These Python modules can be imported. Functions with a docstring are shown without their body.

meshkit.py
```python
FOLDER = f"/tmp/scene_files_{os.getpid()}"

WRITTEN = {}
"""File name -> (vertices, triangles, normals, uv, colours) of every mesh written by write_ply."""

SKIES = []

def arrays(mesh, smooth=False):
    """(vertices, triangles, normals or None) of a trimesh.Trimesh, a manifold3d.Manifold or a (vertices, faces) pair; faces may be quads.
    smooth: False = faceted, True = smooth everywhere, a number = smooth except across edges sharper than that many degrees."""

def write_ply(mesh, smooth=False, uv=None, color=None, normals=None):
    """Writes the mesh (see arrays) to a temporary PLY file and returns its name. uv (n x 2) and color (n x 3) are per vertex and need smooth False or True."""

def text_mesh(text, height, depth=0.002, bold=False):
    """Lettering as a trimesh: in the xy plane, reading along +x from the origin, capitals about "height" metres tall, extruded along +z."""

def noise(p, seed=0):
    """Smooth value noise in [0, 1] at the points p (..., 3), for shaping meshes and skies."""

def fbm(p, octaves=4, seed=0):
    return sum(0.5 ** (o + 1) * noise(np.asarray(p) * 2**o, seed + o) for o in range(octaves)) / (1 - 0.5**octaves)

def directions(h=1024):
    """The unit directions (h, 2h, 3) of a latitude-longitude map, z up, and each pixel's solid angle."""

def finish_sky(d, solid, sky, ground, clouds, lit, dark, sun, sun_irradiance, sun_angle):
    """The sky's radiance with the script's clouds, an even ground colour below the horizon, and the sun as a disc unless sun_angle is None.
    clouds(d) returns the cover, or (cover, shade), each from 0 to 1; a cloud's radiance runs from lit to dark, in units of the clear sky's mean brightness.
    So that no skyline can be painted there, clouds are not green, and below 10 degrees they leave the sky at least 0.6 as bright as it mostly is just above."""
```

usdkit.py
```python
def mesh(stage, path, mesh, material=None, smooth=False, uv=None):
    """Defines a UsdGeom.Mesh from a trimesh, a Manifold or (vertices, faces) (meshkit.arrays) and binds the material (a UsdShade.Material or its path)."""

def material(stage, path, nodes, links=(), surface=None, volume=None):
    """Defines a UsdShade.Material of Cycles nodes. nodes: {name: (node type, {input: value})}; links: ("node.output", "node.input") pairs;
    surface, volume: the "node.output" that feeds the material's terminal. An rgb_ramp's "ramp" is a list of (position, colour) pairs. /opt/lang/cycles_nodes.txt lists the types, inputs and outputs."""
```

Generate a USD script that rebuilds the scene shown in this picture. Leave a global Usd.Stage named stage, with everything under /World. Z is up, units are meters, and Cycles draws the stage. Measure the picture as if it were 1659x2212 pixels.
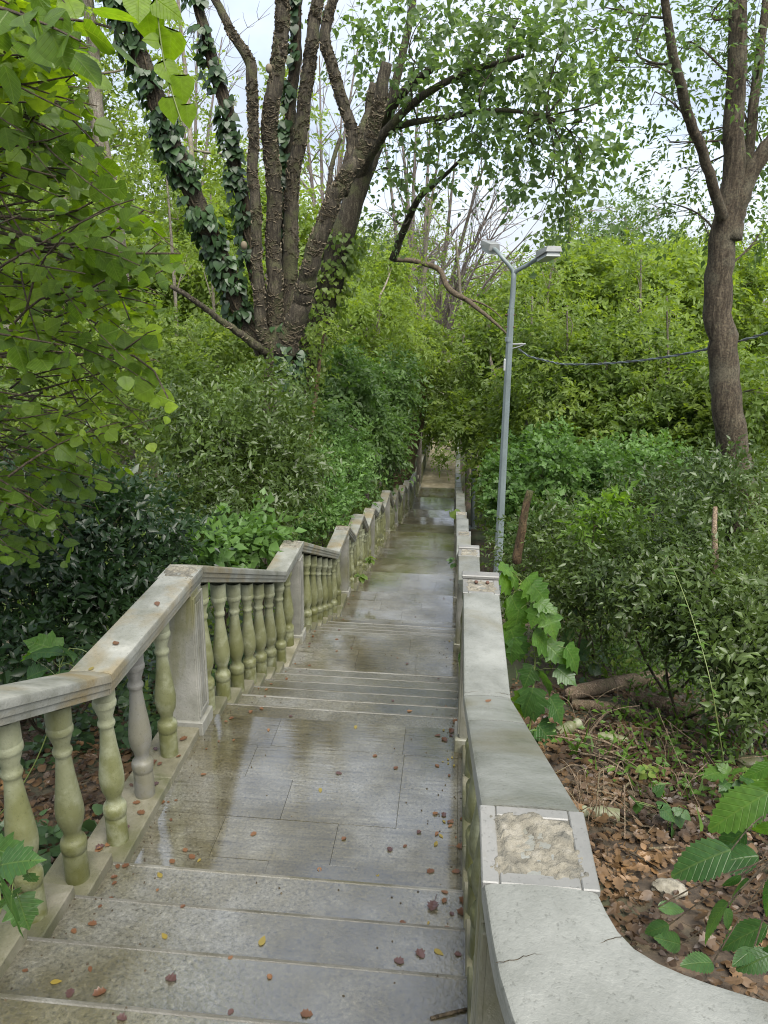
import math
import numpy as np
import trimesh
import meshkit
import usdkit
from pxr import Gf, Sdf, Usd, UsdGeom, UsdLux, UsdShade

stage = Usd.Stage.CreateInMemory()
UsdGeom.SetStageUpAxis(stage, UsdGeom.Tokens.z)
UsdGeom.SetStageMetersPerUnit(stage, 1.0)
UsdGeom.Xform.Define(stage, '/World')
UsdGeom.Scope.Define(stage, '/World/Looks')

# ------------------------------------------------------------------ camera, sky, sun, exposure
EYE = 2.535                       # camera height over the first landing below the photographer (world z = 0 there)
PITCH, YAW, ROLL, FPX = 0.3094, 0.0897, -0.014, 3166.8   # radians; focal length in pixels of a 3072 pixel wide picture
cp, sp, cy, sy, cr, sr = math.cos(PITCH), math.sin(PITCH), math.cos(YAW), math.sin(YAW), math.cos(ROLL), math.sin(ROLL)
FWD = np.array([-sy * cp, cy * cp, -sp])
RIGHT0 = np.array([cy, sy, 0.0])
UP0 = np.cross(RIGHT0, FWD)
RIGHT = cr * RIGHT0 - sr * UP0
UP = sr * RIGHT0 + cr * UP0
cam = UsdGeom.Camera.Define(stage, '/World/camera')
M = Gf.Matrix4d(*RIGHT, 0, *UP, 0, *(-FWD), 0, 0, 0, EYE, 1)
cam.AddTransformOp().Set(M)
cam.CreateHorizontalApertureAttr(36.0)
cam.CreateVerticalApertureAttr(48.0)
cam.CreateFocalLengthAttr(36.0 * FPX / 3072)
cam.CreateClippingRangeAttr(Gf.Vec2f(0.05, 2000))
cam.CreateExposureAttr(2.70)

SUN_AZ, SUN_EL = math.radians(150), math.radians(58)     # azimuth from +y towards +x
SKY_STRENGTH = 0.10
dome = UsdLux.DomeLight.Define(stage, '/World/sky')
sky_mat = usdkit.material(stage, '/World/Looks/sky_air', {
    'tc': ('texture_coordinate', {}),
    'sky': ('sky_texture', {'sky_type': 'single_scattering', 'sun_disc': False, 'sun_elevation': SUN_EL, 'sun_rotation': SUN_AZ, 'aerosol_density': 2.0}),
    'mp': ('mapping', {'scale': (1.0, 1.0, 2.2)}),
    'n': ('noise_texture', {'scale': 2.6, 'detail': 6, 'roughness': 0.55}),
    'r': ('rgb_ramp', {'ramp': [(0.30, (0.80, 0.80, 0.80)), (0.62, (1, 1, 1))]}),
    'n2': ('noise_texture', {'scale': 3.2, 'detail': 6, 'roughness': 0.55}),
    'c': ('rgb_ramp', {'ramp': [(0.3, (0.92, 1.07, 1.36)), (0.7, (1.62, 1.70, 1.84))]}),
    'm': ('mix_color', {'use_clamp': False}),
    'bg': ('background_shader', {'strength': SKY_STRENGTH}),
}, [('tc.generated', 'mp.vector'), ('mp.vector', 'n.vector'), ('mp.vector', 'n2.vector'), ('n.fac', 'r.fac'), ('n2.fac', 'c.fac'),
    ('r.color', 'm.fac'), ('sky.color', 'm.a'), ('c.color', 'm.b'), ('m.result', 'bg.color')], surface='bg.background')
UsdShade.MaterialBindingAPI.Apply(dome.GetPrim()).Bind(sky_mat)
dome.GetPrim().SetCustomDataByKey('kind', 'structure')
sun = UsdLux.DistantLight.Define(stage, '/World/sun')
sun.CreateNormalizeAttr(True)
sun.CreateIntensityAttr(0.40)
sun.CreateAngleAttr(55.0)
sun.CreateColorAttr(Gf.Vec3f(1.0, 0.95, 0.88))
sd = np.array([math.sin(SUN_AZ) * math.cos(SUN_EL), math.cos(SUN_AZ) * math.cos(SUN_EL), math.sin(SUN_EL)])   # towards the sun
zx = np.cross([0, 0, 1.0], sd); zx /= np.linalg.norm(zx)
zy = np.cross(sd, zx)
sun.AddTransformOp().Set(Gf.Matrix4d(*zx, 0, *zy, 0, *sd, 0, 0, 0, 0, 1))

# ------------------------------------------------------------------ helpers
D2O = 3072 / 1659.0
PXF = FPX / D2O


def ray(u, v):
    """Direction through a pixel of the 1659 pixel wide photograph."""
    return FWD + RIGHT * (u - 829.5) / PXF - UP * (v - 1106) / PXF


def at(u, v, Y):
    r = ray(u, v)
    return np.array([0, 0, EYE]) + r * Y / r[1]


def pxm(Y):
    """Metres per pixel at about that distance."""
    return Y * 1.02 / PXF


used = {}


def numbered(parent, name):
    k = (parent, name)
    n = used.get(k, -1) + 1
    used[k] = n
    return f'{parent}/{name}' if n == 0 else f'{parent}/{name}_{n:03d}'


def setdata(prim, label=None, cat=None, group=None, kind=None):
    for k, v in (('label', label), ('category', cat), ('group', group), ('kind', kind)):
        if v:
            prim.SetCustomDataByKey(k, v)
    return prim


def thing(name, label=None, cat=None, loc=(0, 0, 0), group=None, kind=None, parent='/World'):
    x = UsdGeom.Xform.Define(stage, numbered(parent, name))
    if any(loc):
        x.AddTranslateOp().Set(Gf.Vec3d(*map(float, loc)))
    return str(setdata(x.GetPrim(), label, cat, group, kind).GetPath())


def obj(name, mesh, mat, parent='/World', smooth=False, label=None, cat=None, group=None, kind=None):
    m = usdkit.mesh(stage, numbered(parent, name), mesh, mat, smooth=smooth)
    m.CreateDoubleSidedAttr(True)
    setdata(m.GetPrim(), label, cat, group, kind)
    return str(m.GetPath())


def copy_of(src, name, loc, rot=(0, 0, 0), scale=1.0, label=None, cat=None, group=None):
    x = UsdGeom.Xform.Define(stage, numbered('/World', name))
    x.AddTranslateOp().Set(Gf.Vec3d(*map(float, loc)))
    x.AddRotateXYZOp().Set(Gf.Vec3f(*map(float, rot)))
    x.AddScaleOp().Set(Gf.Vec3f(float(scale), float(scale), float(scale)))
    x.GetPrim().GetReferences().AddInternalReference(src)
    x.GetPrim().SetInstanceable(True)
    setdata(x.GetPrim(), label, cat, group)
    return x


def merge(parts):
    V, F, n = [], [], 0
    for v, f in parts:
        f = np.asarray(f)
        if f.shape[1] == 4:
            f = np.vstack([f[:, [0, 1, 2]], f[:, [0, 2, 3]]])
        V.append(v); F.append(f + n); n += len(v)
    return np.vstack(V), np.vstack(F)


_s = np.array([(a, b, c) for a in (-1, 1) for b in (-1, 1) for c in (-1, 1)], float)
_cv = np.vstack([_s * [1, .9, .9], _s * [.9, 1, .9], _s * [.9, .9, 1]])
_hull = trimesh.Trimesh(_cv, np.zeros((0, 3), int), process=False)
from scipy.spatial import ConvexHull
_h = ConvexHull(_cv)
_cf = _h.simplices.copy()
for i, f in enumerate(_cf):
    a, b, c = _cv[f]
    if np.dot(np.cross(b - a, c - a), a + b + c) < 0:
        _cf[i] = f[[0, 2, 1]]


def cbox(x0, x1, y0, y1, z0, z1, b=0.004):
    """A box with chamfered edges."""
    c = np.array([(x0 + x1) / 2, (y0 + y1) / 2, (z0 + z1) / 2]); h = np.array([x1 - x0, y1 - y0, z1 - z0]) / 2
    b = min(b, h.min() * .45)
    v = np.vstack([_s * (h - [0, b, b]), _s * (h - [b, 0, b]), _s * (h - [b, b, 0])])
    return v + c, _cf


def smoothline(P, n):
    P = np.asarray(P, float)
    t = np.concatenate([[0], np.cumsum(np.linalg.norm(np.diff(P[:, :3], axis=0), axis=1))])
    from scipy.interpolate import PchipInterpolator
    s = np.linspace(0, t[-1], n)
    return np.stack([PchipInterpolator(t, P[:, k])(s) for k in range(P.shape[1])], 1)


def tube(P, R, sides=8, bump=0.0, seed=0, cap=True):
    P = np.asarray(P, float); n = len(P); R = np.broadcast_to(R, (n,)).astype(float)
    T = np.gradient(P, axis=0); T /= np.linalg.norm(T, axis=1, keepdims=True) + 1e-12
    a = np.cross(T[0], [0.3, 0.9, 0.2] if abs(T[0][1]) < .8 else [1.0, 0, 0]); a /= np.linalg.norm(a)
    A = [a]
    for i in range(1, n):
        a = A[-1] - T[i] * np.dot(A[-1], T[i]); a /= np.linalg.norm(a) + 1e-12
        A.append(a)
    A = np.array(A); B = np.cross(T, A)
    ang = np.arange(sides) * 2 * np.pi / sides
    ring = np.cos(ang)[None, :, None] * A[:, None] + np.sin(ang)[None, :, None] * B[:, None]
    rr = R[:, None]
    if bump:
        q = P[:, None] + ring * rr[..., None]
        rr = rr * (1 + bump * 2 * (meshkit.fbm(q * np.array([5, 5, 1.8]) / max(R.mean() * 6, .1) + seed, 3, seed) - .5))
    V = (P[:, None] + ring * rr[..., None]).reshape(-1, 3)
    i, j = np.meshgrid(np.arange(n - 1), np.arange(sides), indexing='ij')
    j2 = (j + 1) % sides
    Q = np.stack([i * sides + j, i * sides + j2, (i + 1) * sides + j2, (i + 1) * sides + j], -1).reshape(-1, 4)
    F = np.vstack([Q[:, [0, 1, 2]], Q[:, [0, 2, 3]]])
    if cap:
        V = np.vstack([V, P[0], P[-1]]); k = n * sides
        e = np.arange(sides); e2 = (e + 1) % sides
        F = np.vstack([F, np.stack([np.full(sides, k), e2, e], 1), np.stack([np.full(sides, k + 1), (n - 1) * sides + e, (n - 1) * sides + e2], 1)])
    return V, F


def unit(v):
    return v / (np.linalg.norm(v, axis=-1, keepdims=True) + 1e-12)


# ------------------------------------------------------------------ materials
def mat(name, nodes, links, surface='p.BSDF'):
    return usdkit.material(stage, '/World/Looks/' + name, nodes, links, surface=surface)


def stone(name, c_dark, c_mid, c_light, c_stain, stain=(0.45, 0.62), rough=(0.35, 0.6), bump=0.35, scale=1.0, fine=90, extra=None, base_algae=None, spec=0.5, drip=False):
    """Weathered stone: mottled base, stains with a shape of their own, pitted relief."""
    nodes = {
        'g': ('geometry', {}), 'oi': ('object_info', {}),
        'off': ('vector_math', {'math_type': 'multiply_add', 'vector2': (7.3, 3.1, 5.7)}),
        'n1': ('noise_texture', {'scale': 4.5 * scale, 'detail': 8, 'roughness': 0.65}),
        'r1': ('rgb_ramp', {'ramp': [(0.30, c_dark), (0.5, c_mid), (0.68, c_light)]}),
        'mp': ('mapping', {'scale': (1.0, 1.0, 0.35) if drip else (1, 1, 1)}),
        'n2': ('noise_texture', {'scale': 2.6 * scale, 'detail': 7, 'roughness': 0.6, 'distortion': 0.6}),
        'r2': ('rgb_ramp', {'ramp': [(stain[0], (0, 0, 0)), (stain[1], (1, 1, 1))]}),
        'm': ('mix_color', {'b': c_stain}),
        'n3': ('noise_texture', {'scale': fine, 'detail': 4, 'roughness': 0.7}),
        'r3': ('rgb_ramp', {'ramp': [(0.30, (0.45, 0.45, 0.42)), (0.42, (1, 1, 1)), (0.6, (1, 1, 1)), (0.75, (1.2, 1.2, 1.2))]}),
        'm2': ('mix_color', {'blend_type': 'multiply', 'fac': 0.7}),
        'rr': ('map_range', {'from_min': 0.3, 'from_max': 0.7, 'to_min': rough[0], 'to_max': rough[1], 'clamp': True}),
        'b': ('bump', {'strength': bump, 'distance': 0.006}),
        'p': ('principled_bsdf', {'specular_ior_level': spec}),
    }
    links = [('oi.random', 'off.vector1'), ('g.position', 'off.vector3'), ('g.position', 'n1.vector'), ('g.position', 'mp.vector'), ('mp.vector', 'n2.vector'), ('g.position', 'n3.vector'),
             ('n1.fac', 'r1.fac'), ('n2.fac', 'r2.fac'), ('r2.color', 'm.fac'), ('r1.color', 'm.a'), ('m.result', 'm2.a'), ('n3.fac', 'r3.fac'), ('r3.color', 'm2.b'),
             ('m2.result', 'p.base_color'), ('n1.fac', 'rr.value'), ('rr.result', 'p.roughness'), ('n3.fac', 'b.height'), ('b.normal', 'p.normal')]
    nodes['ov'] = ('map_range', {'to_min': 0.82, 'to_max': 1.16}); nodes['mo'] = ('mix_color', {'blend_type': 'multiply', 'fac': 1.0, 'use_clamp': False})
    links = [x for x in links if x != ('m2.result', 'p.base_color')] + [('oi.random', 'ov.value'), ('m2.result', 'mo.a'), ('ov.result', 'mo.b'), ('mo.result', 'p.base_color')]
    if base_algae:      # algae creeping up from the foot of each piece
        nodes['at'] = ('attribute', {'attribute': 'rise'})
        nodes['ar'] = ('rgb_ramp', {'ramp': [(0.0, (1, 1, 1)), (0.55, (0.75, 0.75, 0.75)), (0.80, (0.25, 0.25, 0.25)), (1.0, (0.05, 0.05, 0.05))]})
        nodes['an'] = ('noise_texture', {'scale': 9, 'detail': 6, 'roughness': 0.65})
        nodes['anr'] = ('rgb_ramp', {'ramp': [(0.33, (0.15, 0.15, 0.15)), (0.55, (1, 1, 1))]})
        nodes['am'] = ('math', {'math_type': 'multiply'})
        nodes['m3'] = ('mix_color', {'b': base_algae})
        links = [x for x in links if x != ('m.result', 'm2.a')]
        links += [('at.fac', 'ar.fac'), ('g.position', 'an.vector'), ('an.fac', 'anr.fac'), ('ar.color', 'am.value1'), ('anr.color', 'am.value2'), ('am.value', 'm3.fac'), ('m.result', 'm3.a'), ('m3.result', 'm2.a')]
    return mat(name, nodes, links)


def wet_stone(name, combed):
    """Rain-wet paving: brown olive stone under a film of water that lies smoother in some patches; pitted or combed relief."""
    nodes = {
        'g': ('geometry', {}), 'oi': ('object_info', {}),
        'n1': ('noise_texture', {'scale': 1.15, 'detail': 9, 'roughness': 0.66}),
        'r1': ('rgb_ramp', {'ramp': [(0.30, (0.020, 0.017, 0.006)), (0.46, (0.052, 0.045, 0.021)), (0.56, (0.086, 0.081, 0.058)), (0.72, (0.135, 0.137, 0.128))]}),
        'n2': ('noise_texture', {'scale': 75, 'detail': 5, 'roughness': 0.75}),
        'r2': ('rgb_ramp', {'ramp': [(0.32, (0.10, 0.09, 0.06)), (0.46, (0.9, 0.9, 0.88)), (0.56, (1.1, 1.1, 1.1)), (0.7, (1.9, 1.9, 1.85))]}),
        'mm': ('mix_color', {'blend_type': 'multiply', 'fac': 0.85, 'use_clamp': False}),
        'rv': ('map_range', {'to_min': 0.88, 'to_max': 1.12}),
        'mv': ('mix_color', {'blend_type': 'multiply', 'fac': 1.0, 'use_clamp': False}),
        'mp': ('mapping', {'scale': (3.5, 42, 30) if combed else (58, 66, 60)}),
        'n3': ('noise_texture', {'scale': 1.0, 'detail': 5, 'roughness': 0.65}),
        'r3': ('rgb_ramp', {'ramp': [(0.30, (0.45, 0.42, 0.32)), (0.47, (1, 1, 1)), (0.7, (1.2, 1.2, 1.2))]}),
        'ms': ('mix_color', {'blend_type': 'multiply', 'fac': 0.8 if combed else 0.6, 'use_clamp': False}),
        'n4': ('noise_texture', {'scale': 0.75, 'detail': 5, 'roughness': 0.6}),
        'rr': ('map_range', {'from_min': 0.38, 'from_max': 0.60, 'to_min': 0.42, 'to_max': 0.22, 'clamp': True}),
        'cw': ('map_range', {'from_min': 0.40, 'from_max': 0.60, 'to_min': 0.45, 'to_max': 1.0, 'clamp': True}),
        'b': ('bump', {'distance': 0.006, 'strength': 0.8}),
        'b2': ('bump', {'distance': 0.004, 'strength': 0.13 if combed else 0.5}),
        'p': ('principled_bsdf', {'specular_ior_level': 0.5, 'coat_roughness': 0.045, 'coat_ior': 2.8}),
    }
    links = [('g.position', 'n1.vector'), ('g.position', 'n2.vector'), ('g.position', 'n4.vector'), ('g.position', 'mp.vector'), ('mp.vector', 'n3.vector'), ('n1.fac', 'r1.fac'), ('n2.fac', 'r2.fac'), ('n3.fac', 'r3.fac'),
             ('r1.color', 'mm.a'), ('r2.color', 'mm.b'), ('mm.result', 'ms.a'), ('r3.color', 'ms.b'), ('oi.random', 'rv.value'), ('ms.result', 'mv.a'), ('rv.result', 'mv.b'), ('mv.result', 'p.base_color'),
             ('n4.fac', 'rr.value'), ('rr.result', 'p.roughness'), ('n4.fac', 'cw.value'), ('cw.result', 'p.coat_weight'), ('n3.fac', 'b.height'), ('b.normal', 'p.normal'), ('n3.fac', 'b2.height'), ('b2.normal', 'p.coat_normal')]
    return mat(name, nodes, links)


def leafy(name, ramp, thru=(1.5, 1.6, 0.7), fac=0.38, rough=0.42, spec=0.5, clump=0.55, vein=False):
    """Leaves: one tone per leaf, drifting from clump to clump; some light comes through; near ones show their ribs."""
    nodes = {
        'g': ('geometry', {}),
        'n': ('noise_texture', {'scale': clump, 'detail': 4, 'roughness': 0.6}),
        'nn': ('map_range', {'from_min': 0.3, 'from_max': 0.7, 'to_min': -0.42, 'to_max': 0.42}),
        'sc': ('map_range', {'to_min': 0.12, 'to_max': 0.88}),
        'ad': ('math', {'math_type': 'add', 'use_clamp': True}),
        'r': ('rgb_ramp', {'ramp': ramp}),
        'tm': ('mix_color', {'blend_type': 'multiply', 'fac': 1.0, 'b': thru, 'use_clamp': False}),
        'p': ('principled_bsdf', {'roughness': rough, 'specular_ior_level': spec}),
        't': ('translucent_bsdf', {}),
        'x': ('mix_closure', {'fac': fac}),
    }
    links = [('g.position', 'n.vector'), ('n.fac', 'nn.value'), ('g.random_per_island', 'sc.value'), ('sc.result', 'ad.value1'), ('nn.result', 'ad.value2'), ('ad.value', 'r.fac'), ('tm.result', 't.color'),
             ('p.BSDF', 'x.closure1'), ('t.BSDF', 'x.closure2')]
    if vein:
        nodes |= {
            'at': ('attribute', {'attribute': 'blade'}), 'sp': ('separate_xyz', {}),
            'ab': ('math', {'math_type': 'absolute'}), 'k1': ('math', {'math_type': 'multiply_add', 'value2': -0.62}), 'k2': ('math', {'math_type': 'multiply', 'value2': 7.5}), 'fr': ('math', {'math_type': 'pingpong', 'value2': 0.5}),
            'v1': ('map_range', {'from_min': 0.0, 'from_max': 0.085, 'to_min': 1.0, 'to_max': 0.0, 'clamp': True}), 'v2': ('map_range', {'from_min': 0.0, 'from_max': 0.035, 'to_min': 1.0, 'to_max': 0.0, 'clamp': True}),
            'mx': ('math', {'math_type': 'maximum'}), 'bn': ('noise_texture', {'scale': 60, 'detail': 3}), 'bl': ('map_range', {'from_min': 0.3, 'from_max': 0.7, 'to_min': 0.78, 'to_max': 1.15}),
            'vm': ('mix_color', {'fac': 0.5, 'b': (0.26, 0.33, 0.09)}), 'vf': ('math', {'math_type': 'multiply', 'value2': 0.15}), 'bm': ('mix_color', {'blend_type': 'multiply', 'fac': 1.0, 'use_clamp': False}),
            'b': ('bump', {'strength': 0.5, 'distance': 0.003, 'invert': True}),
        }
        links += [('at.vector', 'sp.vector'), ('sp.x', 'ab.value1'), ('ab.value', 'k1.value1'), ('sp.y', 'k1.value3'), ('k1.value', 'k2.value1'), ('k2.value', 'fr.value1'), ('fr.value', 'v1.value'), ('ab.value', 'v2.value'), ('v1.result', 'mx.value1'), ('v2.result', 'mx.value2'),
                  ('mx.value', 'vf.value1'), ('vf.value', 'vm.fac'), ('g.position', 'bn.vector'), ('bn.fac', 'bl.value'), ('r.color', 'bm.a'), ('bl.result', 'bm.b'), ('bm.result', 'vm.a'), ('vm.result', 'p.base_color'), ('vm.result', 'tm.a'), ('mx.value', 'b.height'), ('b.normal', 'p.normal')]
    else:
        links += [('r.color', 'p.base_color'), ('r.color', 'tm.a')]
    return mat(name, nodes, links, surface='x.closure')


def bark(name, c1, c2, c3, moss=None, sc=1.0):
    nodes = {
        'g': ('geometry', {}),
        'mp': ('mapping', {'scale': (26 * sc, 26 * sc, 4.5 * sc)}),
        'n': ('noise_texture', {'scale': 1.0, 'detail': 10, 'roughness': 0.75, 'distortion': 0.8}),
        'r': ('rgb_ramp', {'ramp': [(0.34, c1), (0.5, c2), (0.66, c3)]}),
        'n2': ('noise_texture', {'scale': 3.0 * sc, 'detail': 8, 'roughness': 0.7}),
        'r2': ('rgb_ramp', {'ramp': [(0.50, (0, 0, 0)), (0.60, (1, 1, 1))]}),
        'm': ('mix_color', {'b': moss or c2}),
        'n3': ('noise_texture', {'scale': 55 * sc, 'detail': 4, 'roughness': 0.7}),
        'r3': ('rgb_ramp', {'ramp': [(0.35, (0.35, 0.34, 0.32)), (0.5, (1, 1, 1)), (0.68, (1.6, 1.6, 1.5))]}),
        'm3': ('mix_color', {'blend_type': 'multiply', 'fac': 0.8, 'use_clamp': False}),
        'ad': ('math', {'math_type': 'multiply_add', 'value2': 0.35}),
        'b': ('bump', {'strength': 1.0, 'distance': 0.03}),
        'p': ('principled_bsdf', {'roughness': 0.8, 'specular_ior_level': 0.25}),
    }
    return mat(name, nodes, [('g.position', 'mp.vector'), ('mp.vector', 'n.vector'), ('n.fac', 'r.fac'), ('g.position', 'n2.vector'), ('n2.fac', 'r2.fac'), ('r2.color', 'm.fac'), ('r.color', 'm.a'), ('g.position', 'n3.vector'), ('n3.fac', 'r3.fac'),
                             ('m.result', 'm3.a'), ('r3.color', 'm3.b'), ('m3.result', 'p.base_color'), ('n3.fac', 'ad.value1'), ('n.fac', 'ad.value3'), ('ad.value', 'b.height'), ('b.normal', 'p.normal')])


def plain(name, col, rough=0.5, metallic=0.0, var=0.25, sc=8, bump=0.0):
    c = np.array(col)
    return mat(name, {'g': ('geometry', {}), 'n': ('noise_texture', {'scale': sc, 'detail': 6, 'roughness': 0.65}),
                      'r': ('rgb_ramp', {'ramp': [(0.3, c * (1 - var)), (0.7, c * (1 + var))]}),
                      'b': ('bump', {'strength': bump, 'distance': 0.01}),
                      'p': ('principled_bsdf', {'roughness': rough, 'metallic': metallic})},
               [('g.position', 'n.vector'), ('n.fac', 'r.fac'), ('r.color', 'p.base_color'), ('n.fac', 'b.height'), ('b.normal', 'p.normal')])


M_DRY = stone('dry_tan_stone', (0.10, 0.085, 0.05), (0.19, 0.165, 0.105), (0.27, 0.24, 0.17), (0.13, 0.11, 0.06), rough=(0.6, 0.8), bump=0.3)
M_NOSE = stone('nosing_highlight_stone', (0.054, 0.051, 0.035), (0.086, 0.083, 0.067), (0.121, 0.121, 0.106), (0.045, 0.042, 0.019), stain=(0.55, 0.7), rough=(0.25, 0.5), bump=0.6)  # lighter than the treads: the edge highlight is painted into this strip's colour
M_TREAD = wet_stone('wet_pitted_stone', False)
M_TILE = wet_stone('wet_combed_stone', True)
M_RAIL = stone('weathered_rail_stone', (0.090, 0.094, 0.080), (0.134, 0.139, 0.124), (0.178, 0.184, 0.167), (0.108, 0.102, 0.070), stain=(0.52, 0.72), rough=(0.24, 0.48), bump=0.42, fine=95)
M_RAILOLD = stone('stained_rail_stone', (0.099, 0.101, 0.078), (0.166, 0.170, 0.148), (0.236, 0.238, 0.212), (0.148, 0.119, 0.062), stain=(0.46, 0.66), rough=(0.3, 0.55), bump=0.5, fine=70)
M_BAL = stone('algae_baluster_stone', (0.127, 0.134, 0.083), (0.194, 0.204, 0.134), (0.251, 0.268, 0.189), (0.099, 0.105, 0.040), stain=(0.46, 0.66), rough=(0.45, 0.7), bump=0.3, fine=110, scale=1.6, base_algae=(0.075, 0.079, 0.022), drip=True)
M_BALGREY = stone('new_grey_baluster', (0.114, 0.114, 0.104), (0.143, 0.143, 0.133), (0.171, 0.171, 0.161), (0.114, 0.109, 0.086), stain=(0.6, 0.8), bump=0.25, fine=110, base_algae=(0.119, 0.114, 0.076))
M_POST = stone('post_stone', (0.101, 0.101, 0.084), (0.157, 0.157, 0.133), (0.208, 0.205, 0.181), (0.096, 0.094, 0.044), stain=(0.48, 0.66), bump=0.3, drip=True)
M_KERB = stone('kerb_stone', (0.067, 0.064, 0.041), (0.118, 0.111, 0.073), (0.175, 0.165, 0.124), (0.064, 0.066, 0.029), stain=(0.42, 0.62), rough=(0.35, 0.6), bump=0.45)
M_MARBLE = stone('white_marble', (0.106, 0.107, 0.099), (0.132, 0.133, 0.123), (0.159, 0.156, 0.144), (0.100, 0.092, 0.066), stain=(0.58, 0.72), rough=(0.3, 0.5), bump=0.15)
M_MORTAR = stone('crumbling_mortar', (0.078, 0.072, 0.054), (0.156, 0.144, 0.109), (0.217, 0.205, 0.171), (0.088, 0.085, 0.068), stain=(0.5, 0.6), rough=(0.7, 0.9), bump=1.0, scale=5, fine=120)
M_RUST = plain('rusty_iron', (0.07, 0.035, 0.022), 0.8, sc=60)
M_STEEL = plain('grey_painted_steel', (0.135, 0.165, 0.168), 0.42, 0.0, 0.14, 3)
M_STEELDARK = plain('dark_steel', (0.10, 0.12, 0.12), 0.5, 0.0, 0.2, 4)
M_LAMP = plain('lamp_housing_paint', (0.20, 0.21, 0.205), 0.45, 0.0, 0.15, 12)
M_LENS = plain('milky_lamp_lens', (0.36, 0.38, 0.37), 0.2, 0.0, 0.06, 12)
M_CABLE = plain('black_cable_sheath', (0.06, 0.065, 0.065), 0.5)
M_SOIL = mat('damp_forest_soil', {
    'g': ('geometry', {}), 'n': ('noise_texture', {'scale': 6, 'detail': 9, 'roughness': 0.7}),
    'r': ('rgb_ramp', {'ramp': [(0.3, (0.018, 0.014, 0.009)), (0.5, (0.05, 0.036, 0.022)), (0.7, (0.12, 0.08, 0.045))]}),
    'n2': ('noise_texture', {'scale': 0.5, 'detail': 5}), 'r2': ('rgb_ramp', {'ramp': [(0.45, (0, 0, 0)), (0.6, (1, 1, 1))]}),
    'm': ('mix_color', {'b': (0.035, 0.05, 0.018)}), 'b': ('bump', {'strength': 1.0, 'distance': 0.03}), 'p': ('principled_bsdf', {'roughness': 0.9})},
    [('g.position', 'n.vector'), ('n.fac', 'r.fac'), ('g.position', 'n2.vector'), ('n2.fac', 'r2.fac'), ('r2.color', 'm.fac'), ('r.color', 'm.a'), ('m.result', 'p.base_color'), ('n.fac', 'b.height'), ('b.normal', 'p.normal')])
M_BARKBIG = bark('scaly_brown_bark', (0.013, 0.011, 0.008), (0.038, 0.032, 0.022), (0.10, 0.088, 0.062), (0.06, 0.062, 0.03))
M_BARKGREY = bark('smooth_grey_brown_bark', (0.018, 0.014, 0.009), (0.055, 0.043, 0.028), (0.12, 0.10, 0.07), (0.085, 0.076, 0.052), 1.0)
M_BARKPALE = bark('pale_grey_bark', (0.07, 0.06, 0.05), (0.16, 0.14, 0.115), (0.27, 0.25, 0.21), (0.12, 0.11, 0.07))
M_BARKDEAD = bark('purple_grey_dead_bark', (0.06, 0.048, 0.045), (0.13, 0.11, 0.10), (0.22, 0.19, 0.175), (0.10, 0.085, 0.07))
M_MOSSY = bark('mossy_brown_bark', (0.028, 0.02, 0.012), (0.075, 0.05, 0.027), (0.14, 0.10, 0.055), (0.05, 0.055, 0.02))
M_TWIG = bark('dark_twig_bark', (0.03, 0.024, 0.016), (0.07, 0.055, 0.035), (0.13, 0.105, 0.07))
M_LOG = bark('weathered_log_wood', (0.08, 0.055, 0.035), (0.19, 0.14, 0.095), (0.33, 0.26, 0.19), (0.14, 0.12, 0.07), 1.6)
M_GREENSTEM = plain('green_stem', (0.10, 0.13, 0.035), 0.5)
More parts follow.
